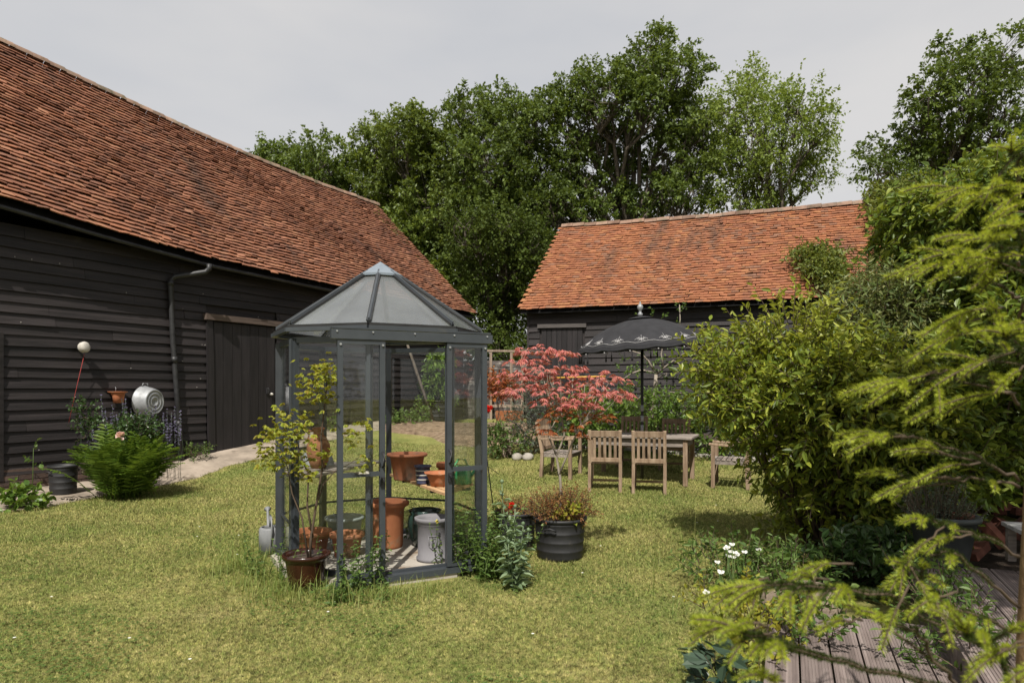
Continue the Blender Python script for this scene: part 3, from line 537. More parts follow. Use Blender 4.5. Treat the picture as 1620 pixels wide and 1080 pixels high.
# door rail and leaves on the face between corners 0 and 1
T0 = oc3(0, RW, 0); TT = oc3(1, RW, 0)-T0; FL = np.linalg.norm(TT); TT /= FL; TN = np.array((TT[1], -TT[0], 0))
def dp(t, off, z): return T0+TT*t+TN*off+np.array((0, 0, z))
g = G(); g.beam(dp(-.31, .075, 1.905), dp(1.0, .075, 1.905), .05, .07); g.beam(dp(-.3, .05, 1.952), dp(.99, .05, 1.952), .08, .012)
for t in (-.27, .0, .33, .66, .95): g.tube([dp(t, .095, 1.925), dp(t, .108, 1.925)], .007, 8, mi=1)
g.build('door_rail', [m_alu, m_steel], gh)
g = G(); g.beam(dp(-.28, .06, .055), dp(.98, .06, .055), .07, .045); g.beam(dp(0, .0, .04), dp(FL, .0, .04), .08, .05); g.build('door_sill', m_alu, gh)
for (ta, tb, hs) in ((-.262, .098, 1), (.605, .955, -1)):
    o_ = .075; g = G()
    for t in (ta+.02, tb-.02): g.beam(dp(t, o_, .09), dp(t, o_, 1.865), .042, .03, up=TN)
    for z in (.105, .86, 1.85): g.beam(dp(ta+.041, o_, z), dp(tb-.041, o_, z), .028, .035)
    for t in (ta+.02, tb-.02): g.tube([dp(t, o_+.016, 1.83), dp(t, o_+.026, 1.83)], .009, 8, mi=1)
    lf = g.build('sliding_door', [m_alu, m_steel], gh)
    A, B = dp(ta+.041, o_, 0), dp(tb-.041, o_, 0); e = TN*.003
    for z0, z1 in ((.12, .845), (.875, 1.835)):
        V = [A+e+(0, 0, z0), B+e+(0, 0, z0), B+e+(0, 0, z1), A+e+(0, 0, z1), A-e+(0, 0, z0), B-e+(0, 0, z0), B-e+(0, 0, z1), A-e+(0, 0, z1)]
        G().add(V, [[0, 1, 2, 3], [7, 6, 5, 4], [0, 4, 5, 1], [3, 2, 6, 7]]).build('door_pane', m_glass, lf)
    t = tb-.02 if hs > 0 else ta+.02; g = G(); g.tube([dp(t, o_+.016, 1.02), dp(t, o_+.045, 1.01), dp(t, o_+.045, .92), dp(t, o_+.016, .91)], .009, 8); g.build('handle', m_iron, lf); g = G(); g.box(dp(t, o_+.02, .80), (.028, .02, .07), rz=math.atan2(TT[1], TT[0])); g.tube([dp(t, o_+.03, .81), dp(t, o_+.055, .81)], .011, 8); g.build('lock', m_iron, lf)
g = G(); p = dp(-.07, .093, .875); g.box(p, (.085, .003, .02), rz=math.atan2(TT[1], TT[0])); g.build('maker_plate', m_white, gh)
def gw(x, y): a = a0; return np.array((GC[0]+x*math.cos(a)-y*math.sin(a), GC[1]+x*math.sin(a)+y*math.cos(a)))
def shelf(name, label, ks, z, mat, w_):
    root = thing(name, label, 'shelf', (*GC, 0), a0); P = [oc(k, RW-.05) for k in ks]; A, B = P[0], P[-1]; d = (B-A)/np.linalg.norm(B-A); nn = np.array((d[1], -d[0]))
    if np.dot(P[1]-A, nn) < 0: nn = -nn
    dm = max(np.dot(q-A, nn) for q in P); g = G(); s = .03
    while s < dm:
        ts = []
        for q in range(len(P)):
            a_, b_ = P[q], P[(q+1) % len(P)]; sa, sb = np.dot(a_-A, nn)-s, np.dot(b_-A, nn)-s
            if sa*sb < 0: c = a_+(b_-a_)*sa/(sa-sb); ts.append(np.dot(c-A, d))
        if len(ts) == 2:
            t0, t1 = sorted(ts); a_ = A+d*t0+nn*s; b_ = A+d*t1+nn*s; g.beam((*a_, z), (*b_, z), w_*.8, .022)
        s += w_
    g.build('slats', mat, root); g = G()
    for f in (.25, .75):
        c = A+(B-A)*f; g.beam((*(c+nn*.02), z-.025), (*(c+nn*dm*.9), z-.025), .03, .025)
    g.build('brackets', m_alud, root)
shelf('plant_shelf', 'slatted pine shelf holding terracotta pots inside the greenhouse', (1, 2, 3, 4), .64, m_slat, .065)
shelf('plant_shelf', 'higher wooden shelf carrying the rust brown jug inside the greenhouse', (4, 5, 6, 7), .78, m_teakg, .065)

# ---- pots
def pot(name, label, cat, loc, prof, mat, n=36, wob=None, soil=None, group=None, extra=None):
    root = tag(G().lathe(prof, n, wob=wob).build(name, mat), label, cat, group) if not extra and not soil else thing(name, label, cat, (0, 0, 0), 0, group)
    if extra or soil:
        G().lathe(prof, n, wob=wob).build('body', mat, root)
        if soil: r, z = soil; gg = G(); gg.lathe([(0, z+.012), (r*.5, z+.01), (r, z)], 20); gg.build('soil', m_bed, root)
    root.location = loc; return root
def pr(rb, rt, h, rim=.02, rh=.05, th=.015, zb=.02):
    """outer wall with a rolled rim, then down the inside"""
    return [(0, 0), (rb, 0), (rb+(rt-rb)*.02, .01), (rb+(rt-rb)*(h-rh)/h, h-rh), (rt+rim, h-rh+.004), (rt+rim+.004, h-rh/2), (rt+rim, h), (rt-th+rim*.5, h), (rt-th, h-.02), (rb-th, zb), (0, zb)]
def gpos(u, v, z): Y = (1.5-z)*1080/(v-615); return ((u-810)/1080*Y, Y, z)
SZ = .652
pot('terracotta_pot', 'wide stained terracotta pot at the back of the pine shelf', 'pot', (-.985, 6.42, SZ), pr(.125, .165, .245, .022, .03), m_terraold)
root = thing('glazed_pot', 'small dark blue striped pot beside the wide terracotta pot', 'pot', (-.80, 6.12, SZ))
G().lathe(pr(.058, .066, .165, .01, .02, .01), 28).build('body', m_blue, root); g = G()
for z in (.035, .075, .115): g.lathe([(.0605+.008*z/.165, z), (.0635+.008*z/.165, z+.006), (.0605+.008*z/.165, z+.012)], 28)
g.build('stripes', m_cream, root)
pot('terracotta_bowl', 'scallop rimmed terracotta bowl at the front of the pine shelf', 'pot', (-.635, 5.98, SZ), [(0, 0), (.075, 0), (.09, .05), (.115, .10), (.135, .115), (.13, .122), (.10, .10), (.07, .02), (0, .02)], m_terra, 48, lambda a, z: 1+.05*np.sin(a*9)*np.clip(z/.11, 0, 1)**3)
pot('terracotta_pot', 'plain terracotta pot behind the scallop rimmed bowl', 'pot', (-.60, 6.30, SZ), pr(.07, .085, .17, .012, .05), m_terra)
root = thing('watering_can', 'green plastic watering can on the pine shelf behind the glass door', 'watering can', (-.44, 6.12, SZ), .4)
G().lathe([(0, 0), (.075, 0), (.08, .01), (.07, .15), (.062, .165), (.05, .165), (.058, .15), (.068, .015), (0, .015)], 28).build('body', m_plgreen, root)
G().tube([(.05, 0, .15), (.02, 0, .215), (-.04, 0, .22), (-.095, 0, .15), (-.08, 0, .05)], .010, 8).build('handle', m_plgreen, root)
G().tube([(.06, 0, .05), (.13, 0, .13), (.17, 0, .17)], [.018, .013, .012], 8).build('spout', m_plgreen, root)
fl = .047
def ring(a, z): return 1+.012*np.sin(z*170)
pot('terracotta_urn', 'tall ribbed orange terracotta pot on the greenhouse floor', 'pot', (*gpos(613, 864, fl)[:2], fl), [(0, 0), (.135, 0), (.14, .02), (.152, .33), (.158, .36), (.195, .385), (.20, .41), (.185, .42), (.155, .41), (.13, .03), (0, .03)], m_terra, 40, ring)
pot('glazed_pot', 'dark green glazed pot behind the grey planter in the greenhouse', 'pot', (*gpos(672, 862, fl)[:2], fl), [(0, 0), (.10, 0), (.14, .08), (.16, .2), (.15, .28), (.135, .30), (.155, .33), (.14, .335), (.12, .31), (.10, .03), (0, .03)], m_green)
root = thing('lead_planter', 'grey lead look planter with a crest just inside the greenhouse door', 'pot', (*gpos(685, 884, fl)[:2], fl), .1)
G().lathe([(0, 0), (.14, 0), (.142, .025), (.128, .035), (.130, .30), (.140, .31), (.140, .325), (.155, .335), (.158, .36), (.145, .365), (.118, .34), (.11, .03), (0, .03)], 40).build('body', m_lead, root)
g = G()
for (x0, z0, x1, z1) in ((-.035, .22, .035, .22), (-.035, .22, -.03, .14), (.035, .22, .03, .14), (-.03, .14, 0, .11), (.03, .14, 0, .11)):
    g.tube([(x, -math.sqrt(.131**2-x*x)-.002, z) for x, z in ((x0, z0), ((x0+x1)/2, (z0+z1)/2), (x1, z1))], .004, 6)
for q in range(3): g.tube([(-.018+.018*q, -.133, .19), (-.010+.01*q, -.134, .16), (0, -.134, .135)], .003, 6)
g.build('crest', m_lead, root)
pot('terracotta_bowl', 'shallow terracotta bowl behind the green maple sapling', 'pot', (*gpos(494, 872, fl)[:2], fl), pr(.12, .155, .19, .018, .04), m_terra)
pot('terracotta_bowl', 'shallow terracotta bowl behind the left sliding door glass', 'pot', (*gpos(549, 878, fl)[:2], fl), pr(.105, .135, .2, .015, .04), m_terraold)
pot('grey_pot', 'round grey pot on the floor at the back of the greenhouse', 'pot', (*gpos(545, 856, fl)[:2], fl), pr(.13, .17, .24, .012, .03), m_glz)
root = thing('jug', 'rust brown jug standing on the higher greenhouse shelf', 'jug', (-1.735, 6.12, .792), 2.6)
G().lathe([(0, 0), (.06, 0), (.085, .06), (.105, .14), (.10, .21), (.07, .27), (.045, .30), (.042, .33), (.06, .36), (.05, .362), (.033, .33), (.035, .30), (.06, .25), (.08, .1), (0, .02)], 28).build('body', m_rust, root)
G().tube([(.045, 0, .33), (.11, 0, .33), (.13, 0, .26), (.09, 0, .2)], .011, 8).build('handle', m_rust, root)
tag(G().lathe([(.16, 0), (.155, .03), (.135, .09), (.09, .13), (.03, .148), (0, .15)], 28, (-1.82, 6.36, .792)).build('metal_bowl', m_zinc), 'upturned silver bowl behind the rust brown jug', 'bowl')
root = thing('brown_pot', 'glossy brown pot with the green maple sapling outside the greenhouse', 'pot', (-1.555, 5.16, 0))
G().lathe([(0, 0), (.12, 0), (.135, .1), (.15, .2), (.155, .225), (.175, .235), (.178, .26), (.165, .265), (.145, .24), (.12, .03), (0, .03)], 36).build('body', m_brown, root); G().lathe([(0, .235), (.08, .235), (.145, .225)], 20).build('soil', m_bed, root)
root = thing('watering_can', 'galvanised watering can in the long grass outside the greenhouse', 'watering can', (*gpos(428, 878, 0)[:2], 0), 2.0)
G().lathe([(0, 0), (.10, 0), (.10, .24), (.085, .26), (.075, .26), (.09, .23), (.09, .02), (0, .02)], 28).build('body', m_zincd, root)
G().tube([(.05, 0, .25), (.02, 0, .36), (-.08, 0, .36), (-.13, 0, .26), (-.095, 0, .10)], .007, 8).build('handle', m_zincd, root)
G().tube([(.10, 0, .06), (.2, 0, .2), (.28, 0, .36), (.30, 0, .37)], [.022, .014, .012, .032], 10).build('spout', m_zincd, root)
# ---- black tubs
def tub(loc, label, r=.235, h=.36, group='black plastic tubs beside the greenhouse', name='black_tub'):
    root = thing(name, label, 'planter', loc, 0, group)
    pf_ = [(0, 0), (r*.84, 0), (r*.85, .02)]
    for q in range(1, 5): z = h*q/4.6; pf_ += [(r*(.85+.13*q/5)-.001, z-.012), (r*(.85+.13*q/5)+.003, z-.005), (r*(.85+.13*q/5)+.003, z+.005), (r*(.85+.13*q/5)-.001, z+.012)]
    pf_ += [(r*.98, h-.03), (r*1.02, h-.025), (r*1.03, h), (r*.97, h), (r*.94, h-.05), (r*.8, .05), (0, .05)]
    G().lathe(pf_, 44).build('body', m_bplast, root); G().lathe([(0, h-.03), (r*.5, h-.035), (r*.94, h-.06)], 20).build('soil', m_bed, root)
    for a in (-2.0, 1.2):
        ca = np.array((math.cos(a), math.sin(a), 0)); sa = np.array((-ca[1], ca[0], 0)); p = ca*r*1.0+np.array((0, 0, h*.78)); g = G()
        g.tube([p-sa*.05-(0, 0, .012), p-sa*.045+ca*.018, p+ca*.022+(0, 0, .012), p+sa*.045+ca*.018, p+sa*.05-(0, 0, .012)], .008, 6); g.build('handle', m_bplast, root)
    return root
tub((.43, 6.12, 0), 'ribbed black tub holding the red maple tree')
tub((.035, 6.55, 0), 'black tub half hidden behind the poppy plant', .2, .33)
tub((*gpos(100, 783, .03)[:2], .05), 'black tub with the rose, against the long barn wall', .185, .40, None, 'black_tub')
tub((-2.02, 18.0, float(zt(-2, 18))+.06), 'large black tub with the tall shrub at the far end of the long barn', .48, .52, None, 'black_tub')

# ================================================================== TABLE, CHAIRS, PARASOL
tb = thing('garden_table', 'long weathered grey wooden garden table under the black parasol', 'table', (2.106, 11.05, .02), A2)
g = G(); tl, tw_ = 1.66, .94
for q in range(8): g.box((0, -tw_/2+tw_/8*(q+.5), .725), (tl-.12, tw_/8-.006, .03))
for sx in (-1, 1): g.box((sx*(tl/2-.03), 0, .725), (.085, tw_, .033))
g.build('tabletop', m_teakg, tb, bevel=.004)
g = G()
for sy in (-1, 1): g.box((0, sy*.40, .645), (tl-.22, .028, .11))
for sx in (-1, 1): g.box((sx*.74, 0, .645), (.028, .74, .11))
g.build('apron', m_teakg, tb, bevel=.003)
for sx in (-1, 1):
    for sy in (-1, 1): G().beam((sx*.74, sy*.40, 0), (sx*.74, sy*.40, .71), .068, .068).build('leg', m_teakv, tb, bevel=.004)
def make_chair(label):
    r = thing('garden_chair', label, 'chair', (0, 0, 0), 0, 'slatted wooden chairs round the garden table'); w_ = .44
    g = G()
    for q in range(6): g.box((0, -.17+q*.075, .43), (w_+.02 if q else w_-.06, .064, .018))
    for sx in (-1, 1): g.box((sx*(w_/2-.015), .02, .395), (.025, .38, .05))
    g.box((0, .215, .395), (w_-.05, .025, .05)); g.build('seat', m_teakh, r, bevel=.003)
    g = G(); g.box((0, -.265, .855), (w_-.03, .026, .085), rx=.12); g.box((0, -.208, .475), (w_-.03, .026, .06), rx=.1)
    for q in range(5): x = -.148+q*.074; g.beam((x, -.208, .50), (x, -.258, .82), .040, .014, up=(0, 1, 0))
    g.build('backrest', m_teakv, r, bevel=.003)
    for sx in (-1, 1):
        g = G(); x = sx*w_/2; g.beam((x, -.235, 0), (x, -.20, .42), .045, .048, up=(0, 1, 0)); g.beam((x, -.20, .42), (x, -.275, .905), .045, .046, up=(0, 1, 0)); g.build('leg', m_teakv, r, bevel=.004)
        G().beam((x, .215, 0), (x, .215, .42), .045, .045).build('leg', m_teakv, r, bevel=.004)
    g = G()
    for sx in (-1, 1): g.box((sx*w_/2, -.005, .14), (.022, .40, .04))
    g.box((0, .10, .14), (w_-.02, .022, .035)); g.build('stretcher', m_teakh, r); return r
ch = make_chair('slatted wooden chair with its back to the camera, behind the red maple'); ch.location = (1.38, 10.09, 0); ch.rotation_euler.z = -.17
dup(ch, (2.0, 9.93, 0), -.23, 'slatted wooden chair with its back to the camera, standing in front of the parasol pole')
dup(ch, (2.14, 12.22, .10), math.pi-.38, 'grey wooden chair across the table, with the parasol pole in front of it')
dup(ch, (2.83, 11.92, .07), math.pi-.36, 'grey wooden chair across the table, the one nearest the table end with the leafy shrub')
ac = thing('garden_armchair', 'slatted wooden armchair at the head of the table, behind the maple trunk', 'armchair', (.81, 11.34, .03), A2-math.pi/2, 'slatted armchairs at the table ends')
w_ = .56; g = G()
for q in range(7): g.box((0, -.2+q*.075, .43), (w_, .060, .02))
for sx in (-1, 1): g.box((sx*(w_/2-.02), .02, .39), (.026, .45, .06))
g.box((0, .25, .39), (w_-.04, .026, .06)); g.build('seat', m_teakg, ac, bevel=.003)
g = G(); V = G()
for q in range(8):
    x0, x1 = -.26+q*.065, -.26+(q+1)*.065; h = lambda x: .90+.018*(1-(x/.26)**2); g.beam((x0, -.31, (h(x0))), (x1, -.31, h(x1)), .028, .09)
g.box((0, -.235, .50), (w_-.04, .028, .06))
for q in range(7): x = -.21+q*.07; g.beam((x, -.235, .52), (x, -.305, .87+.012*(1-(x/.26)**2)), .04, .014, up=(0, 1, 0))
g.build('backrest', m_teakv, ac, bevel=.003)
for sx in (-1, 1):
    x = sx*w_/2; g = G(); g.beam((x, -.25, 0), (x, -.225, .42), .052, .052, up=(0, 1, 0)); g.beam((x, -.225, .42), (x, -.32, .93), .052, .05, up=(0, 1, 0)); g.build('leg', m_teakv, ac, bevel=.004)
    G().beam((x, .25, 0), (x, .25, .645), .055, .055).build('leg', m_teakv, ac, bevel=.004)
    g = G(); g.beam((x, -.27, .655), (x, .02, .65), .055, .032); g.beam((x, .02, .65), (x, .31, .668), .062, .034); g.build('armrest', m_teakh, ac, bevel=.006)
# parasol
um = thing('parasol', 'black fringed garden parasol with white embroidery and silver finial through the table', 'parasol', (2.106, 11.05, .02)); um.rotation_euler = (0, 0, 0)
TI = Matrix.Rotation(R_(-4.5), 4, 'Y') @ Matrix.Rotation(R_(2), 4, 'X')
def cpt(r, a, dz=0.):
    sc = 1.06*(1-.018*(abs(math.sin(8*a)))*r); z = .445-.445*r**2.0-.02*abs(math.sin(8*a))*r**2+dz; v = TI @ Vector((r*sc*math.cos(a), r*sc*math.sin(a), z)); return (v.x, v.y, v.z+2.17)
g = G(); g.grid(lambda r, a: cpt(r, a), np.linspace(.06, 1, 14), np.linspace(0, 2*np.pi, 129)); g.grid(lambda s, a: cpt(1+.005*s, a, -.035*s), [0, .5, 1], np.linspace(0, 2*np.pi, 129))
cn = g.build('canopy', m_fabric, um, solid=.004)
g = G(); g.grid(lambda r, a: cpt(r, a, .045-.1*r), np.linspace(.0, .2, 4), np.linspace(0, 2*np.pi, 33)); g.build('vent_flap', m_fabric, cn)
g = G(); g.tube([cpt(.93+.012*math.sin(16*a), a, .012) for a in np.linspace(0, 2*np.pi, 200)], .0038, 4)
for q in range(16):
    a = (q+.5)*2*np.pi/16
    def mo(pts, r=.0032): g.tube([cpt(.915-y*.75, a+x*.8, .010) for x, y in pts], r, 4)
    for sx in (-1, 1):
        mo([(sx*(.13-.02*t)*math.cos(t*.9)-sx*.0, .03+.05*math.sin(t*1.3)) for t in np.linspace(0, 2.4, 8)])
        mo([(sx*(.02+.035*math.sin(t)), .02+.035*t) for t in np.linspace(0, 2.6, 7)]); mo([(sx*(.06+.022*math.cos(t)), .045+.03*math.sin(t)) for t in np.linspace(0, 5.5, 9)])
    mo([(0, .0), (0.004, .05), (-.002, .10), (0, .165)]); mo([(.014*math.cos(t), .045+.02*math.sin(t)) for t in np.linspace(0, 6.28, 8)], .006)
g.build('embroidery', m_thread, cn)
g = G(); g.tube([(0, 0, .02), (0, 0, 2.56)], .024, 12)
for z in (.80, .95, 1.12): g.tube([(0, 0, z), (0, 0, z+.10)], .0255, 12, mi=1)
g.build('pole', [m_iron, m_zinc], um)
g = G(); v = np.array(cpt(0, 0)); g.lathe([(.0, 0), (.03, .02), (.045, .05), (.03, .075), (.018, .09), (.03, .115), (.048, .15), (.045, .185), (.025, .21), (.012, .22), (.016, .235), (.006, .255), (0, .26)], 20, v+np.array((0, 0, .02))); g.build('finial', m_zinc, um)
g = G()
for q in range(16): a = q*2*np.pi/16; g.tube([cpt(.97, a, -.02), (.02*math.cos(a), .02*math.sin(a), 2.12)], .006, 5)
g.build('ribs', m_iron, um)
for q in range(16):
    for da in ((-.05, .06) if q % 2 else ()):
        a = q*2*np.pi/16+da; p = np.array(cpt(.995, a, -.05)); g = G(); g.tube([p, p-(0, 0, .05)], .004, 5); g.lathe([(0, 0), (.009, -.01), (.010, -.03), (.007, -.036), (.012, -.05), (.016, -.12), (.0, -.122)], 8, p-(0, 0, .04)); g.build('tassel', m_fabric, um)
    a = q*2*np.pi/16+.03; G().lathe([(0, .012), (.011, .005), (.011, -.006), (0, -.012)], 8, np.array(cpt(1.0, a, -.06))).build('bead', m_thread, um)
dup(ac, (3.375, 10.486, 0), A2+math.pi/2, 'slatted wooden armchair at the far table end, half hidden behind the big shrub')

# ================================================================== BITS ON THE LONG BARN WALL
root = thing('wall_lamp', 'small round white lamp high on the long barn wall', 'lamp', b1(.19, .03, 2.12), A1)
g = G(); g.lathe([(.07, 0), (.08, .02), (.083, .07), (.075, .09), (.04, .10), (0, .102)], 24); o = g.build('lamp_bowl', m_white, root); o.rotation_euler = (R_(90), 0, 0); o.location = (0, -.09, 0)
o.rotation_euler = (R_(80), 0, R_(18))
G().tube([(0, 0, 0), (-.01, -.05, -.02), (0, -.09, 0)], .02, 8).build('bracket', m_iron, root)
p0 = b1(.235, .12, 2.03); p1 = b1(.02, .10, 1.0); tag(G().tube([p0, (p0+p1)/2+np.array((.01, -.02, .0)), p1], .0035, 6).build('string', m_red), 'thin red cord running down from the white wall lamp', 'cord')
root = thing('wall_pot', 'terracotta pot with wavy lip hanging on the long barn wall', 'pot', b1(.76, .12, 1.28), A1)
G().lathe([(0, 0), (.075, 0), (.085, .1), (.10, .15), (.135, .17), (.14, .18), (.09, .15), (.07, .02), (0, .02)], 32, wob=lambda a, z: 1+.12*np.sin(3*a+.5)*np.clip(z/.17, 0, 1)**3).build('body', m_terra, root)
G().tube([(0, .08, .17), (0, .07, .24), (0, .11, .26)], .005, 6).build('hook', m_zinc, root)
root = thing('tin_bath', 'round galvanised tin bath hung upside on the long barn wall', 'tub', b1(1.22, .06, 1.29), A1)
g = G(); prof = [(.255, 0), (.262, .01), (.25, .02), (.235, .12), (.205, .21), (.198, .222), (.18, .226), (.175, .216), (.15, .216), (.145, .224), (.12, .224), (.115, .214), (.09, .214), (.085, .222), (.06, .222), (.055, .214), (0, .214)]
g.lathe(prof, 40); o = g.build('basin', m_zinc, root); o.rotation_euler = (R_(90), 0, R_(14))
G().tube([(-.05, -.03, .255), (-.04, -.04, .30), (.04, -.04, .30), (.05, -.03, .255)], .007, 8).build('handle', m_zinc, root)
tag(G().tube([b1(8.62, .65, float(zt(-2.5, 17.5))), b1(8.2, .08, 2.75)], [.045, .03], 8).build('leaning_pole', m_bark), 'weathered pole leaning against the far end of the long barn', 'pole')
# ---- between the barns
fr = thing('fence', 'rough post and rail fence between the two barns', 'fence', (0, 0, 0)); G().beam((-.85, 20.0, 2.62), (.75, 20.0, 2.60), .05, .06).build('rail', m_post, fr); G().beam((-.85, 20.0, 1.0), (.75, 20.0, 1.0), .04, .08).build('rail', m_post, fr)
for x in (-.62, -.02, .30, .74): G().beam((x, 20.02, .5), (x, 20.02, 2.58), .07, .07).build('post', m_post, fr)
g = G(); r2 = np.random.default_rng(4)
for kz in range(24):
    x = -1.4-.11*(kz % 2)
    while x < 1.1:
        g.box((x+.11, 20.6+r2.normal(0, .008), .5+kz*.077), (.21, .1, .066)); x += .222
g.box((-.1, 20.62, 1.4), (2.7, .09, 1.9)); tag(g.build('brick_wall', pm('whitewashed_brick', [(.05, .042, .038), (.10, .085, .078), (.26, .24, .22)], 3.5, rough=.9, bump=.5, island=.5, lo=.4, hi=.66)), 'old brick wall with flaking whitewash behind the fence', 'wall')
for q in range(7):
    o = tag(G().box((0, 0, 0), (.022, .34, .27)).build('roof_tile', m_terra), 'spare clay tile stacked on edge beside the dirt path', 'tile', 'spare clay tiles stacked on edge')
    o.location = (-.30+.075*q, 19.0+.03*q, float(zt(0, 19))+.15); o.rotation_euler = (0, R_(-14), 1.15)
tag(G().beam((*(-.10, 13.0), .2), (-.10, 13.0, .78), .17, .15).build('old_post', m_post), 'thick weathered post beside the scrolled iron hook', 'post')
t = np.linspace(0, 1, 12); hk = [(.0+.32*s, 12.9, .90-.28*s**1.6) for s in t]+[(.32+.055*math.sin(a)+.0, 12.9, .575+.055*math.cos(a)-.01) for a in np.linspace(1.2, 6.2, 12)]
tag(G().tube([(-.05+x, y, z) for x, y, z in hk], .011, 8).build('iron_hook', m_iron), 'scrolled wrought iron hook on the thick weathered post', 'hook')
for (u, v, r, lab) in ((818, 716, .10, 'pale rock beside the stone edging'), (835, 716, .11, 'larger pale rock nearest the armchair, on the stone edging')):
    Y = 12.7; p = px(u, v, Y); g = G(); g.lathe([(0, -.06), (r*.8, -.05), (r, .0), (r*.85, .05), (r*.4, .085), (0, .09)], 14, (p[0], p[1], float(zt(p[0], p[1]))+.04), wob=lambda a, z: 1+.12*np.sin(2*a+z*20)+.07*np.sin(5*a)); tag(g.build('rock', m_stone), lab, 'rock')
se = G(); xx = .55
while xx < 8:
    l_ = rng.uniform(.35, .6); p = b2(xx+l_/2, -2.3-.12*math.sin(xx*1.3)); se.box((p[0], p[1], float(zt(p[0], p[1]))+.02), (l_-.015, .13+rng.uniform(-.02, .02), .09), rz=A2+rng.normal(0, .03)); xx += l_
tag(se.build('stone_edging', m_stone, bevel=.012), 'low pale stone edging along the flower bed behind the table', 'edging')
g = G()
for q in range(420):
    x = rng.uniform(3.0, 7.5); p = b2(x, rng.uniform(-2.2, -1.75)); r = rng.uniform(.015, .045); g.lathe([(0, -r*.6), (r, 0), (0, r*.7)], 6, (p[0], p[1], float(zt(p[0], p[1]))+.05))
tag(g.build('gravel', pm('grey_gravel', [(.12, .12, .13), (.25, .24, .24)], 5, island=.4)), kind='stuff')
# trellis bar with uprights
tr_ = thing('plant_support', 'yellow bar on thin stakes behind the red maple', 'plant support', b2(1.5, -1.2, .5), A2); G().tube([(-.45, 0, 1.24), (.85, 0, 1.27)], .022, 8).build('bar', m_yel, tr_)
for x in (-.35, .1, .5, .8): G().tube([(x, .02, 0), (x, .02, 1.3)], .012, 6).build('stake', m_bark2, tr_)
# ---- deck and things on it
dk = thing('deck', 'low grooved timber deck under the spruce branches', 'deck', (1.62, 4.26, 0), -.385)
g = G(); zs = .14
for q in range(10):
    x = .075+q*.15
    g.box((x, -1.5, zs-.024), (.140, 3.0, .026))
    for s in range(9): g.box((x-.060+s*.015, -1.5, zs-.014), (.009, 3.0, .012))
for q in range(10): g.box((.075+q*.15, .005, .05), (.145, .02, .16))
g.box((0, -1.5, .05), (.02, 3.0, .16)); g.build('boards', m_deck, dk)
d2 = thing('deck_step', 'raised grooved deck step carrying the grey pot', 'deck', (2.80, 4.78, 0), -.41)
g = G(); zs = .30
for q in range(11):
    x = .075+q*.15; g.box((x, -1.2, zs-.024), (.140, 2.4, .026))
    for s in range(9): g.box((x-.060+s*.015, -1.2, zs-.014), (.009, 2.4, .012))
for q in range(11): g.box((.075+q*.15, .005, .14), (.145, .02, .26))
for q in range(16): g.box((.0, -.075-.15*q, .14), (.02, .145, .27))
g.build('boards', m_deck, d2)
g = G(); g.grid(lambda a, r: (1.90+.26*r*math.cos(a)*(1+.06*math.sin(5*a)), 4.47+.18*r*math.sin(a), .17+.05*(1-r**6)-.1*(r > .99)+rng.normal(0, .003)), np.linspace(0, 2*np.pi, 40), np.linspace(0, 1, 10)); tag(g.build('stone_slab', pm('tan_sandstone', [(.13, .10, .072), (.22, .175, .13)], 20, rough=.95, bump=.9, bscale=60)), 'rough tan stone slab at the far end of the low deck', 'stone')
p = px(1492, 905, 4.75); pot('grey_planter', 'dark grey pot of rosemary on the raised deck step', 'pot', (p[0], 4.75, .30), pr(.15, .21, .33, .015, .04), pm('slate_grey_pot', [(.03, .036, .036), (.055, .062, .062)], 4, rough=.5), soil=(.18, .27))
bt = thing('side_table', 'small grey wooden table half behind the spruce trunk', 'table', (3.62, 4.55, .3), -.3); g = G()
for q in range(4): g.box((.02, -.18+.12*q, .25), (.5, .112, .025))
g.build('tabletop', pm('pale_grey_wood', [(.28, .27, .26), (.42, .41, .39)], 5, (.6, 5, 5), .85, .4), bt)
for sx in (-1, 1):
    for sy in (-1, 1): G().beam((.02+sx*.21, sy*.18, 0), (.02+sx*.21, sy*.18, .238), .05, .05).build('leg', m_teakg, bt)
sheet('shade_toned_soil', lambda a, b: (a, b, float(zt(a, b))+.015), np.linspace(3.5, 12, 12), np.linspace(3.2, 7.5, 12), m_bed)  # dark soil sheet over the lawn; its tone stands in for shade
g = G(); r2 = np.random.default_rng(9)
for q in range(46): g.box((4.25+r2.normal(0, .42), 6.0+r2.normal(0, .45), .12+abs(r2.normal(0, .24))), (.21, .10, .065), r2.uniform(0, 3), r2.normal(0, .4), r2.normal(0, .4))
tag(g.build('brick_rubble', m_rubble), 'heap of broken red bricks in the shade beside the outbuilding', 'rubble', kind='stuff')

# ================================================================== PLANTS
# ---- background trees
tree('oak_tree', 'low dark oak showing over the long barn ridge', (-10.5, 31), [(420, 245, 28, 22), (452, 262, 55, 38), (515, 262, 60, 42), (560, 300, 60, 50), (490, 300, 60, 40), (590, 350, 60, 60)], 30, 5.4, .16, l_oak2, 9, l=.36)
tree('oak_tree', 'broad mid green oak just beyond the end of the long barn roof', (-3.6, 28), [(590, 232, 45, 42), (640, 222, 50, 45), (668, 195, 26, 34), (655, 290, 75, 62), (610, 290, 55, 60), (700, 330, 75, 70), (650, 370, 60, 60), (720, 250, 50, 55), (735, 420, 50, 70), (700, 440, 50, 60)], 27, 6.0, .15, l_oak, 10, l=.36)
tree('oak_tree', 'rounded dark oak in the gap above the two barn roofs', (-.5, 27), [(750, 190, 55, 45), (800, 195, 55, 50), (850, 190, 40, 45), (775, 265, 70, 62), (840, 280, 70, 65), (800, 350, 75, 60), (860, 370, 60, 55), (770, 430, 60, 60), (835, 440, 50, 60)], 26, 6.0, .145, l_oak2, 10, l=.36)
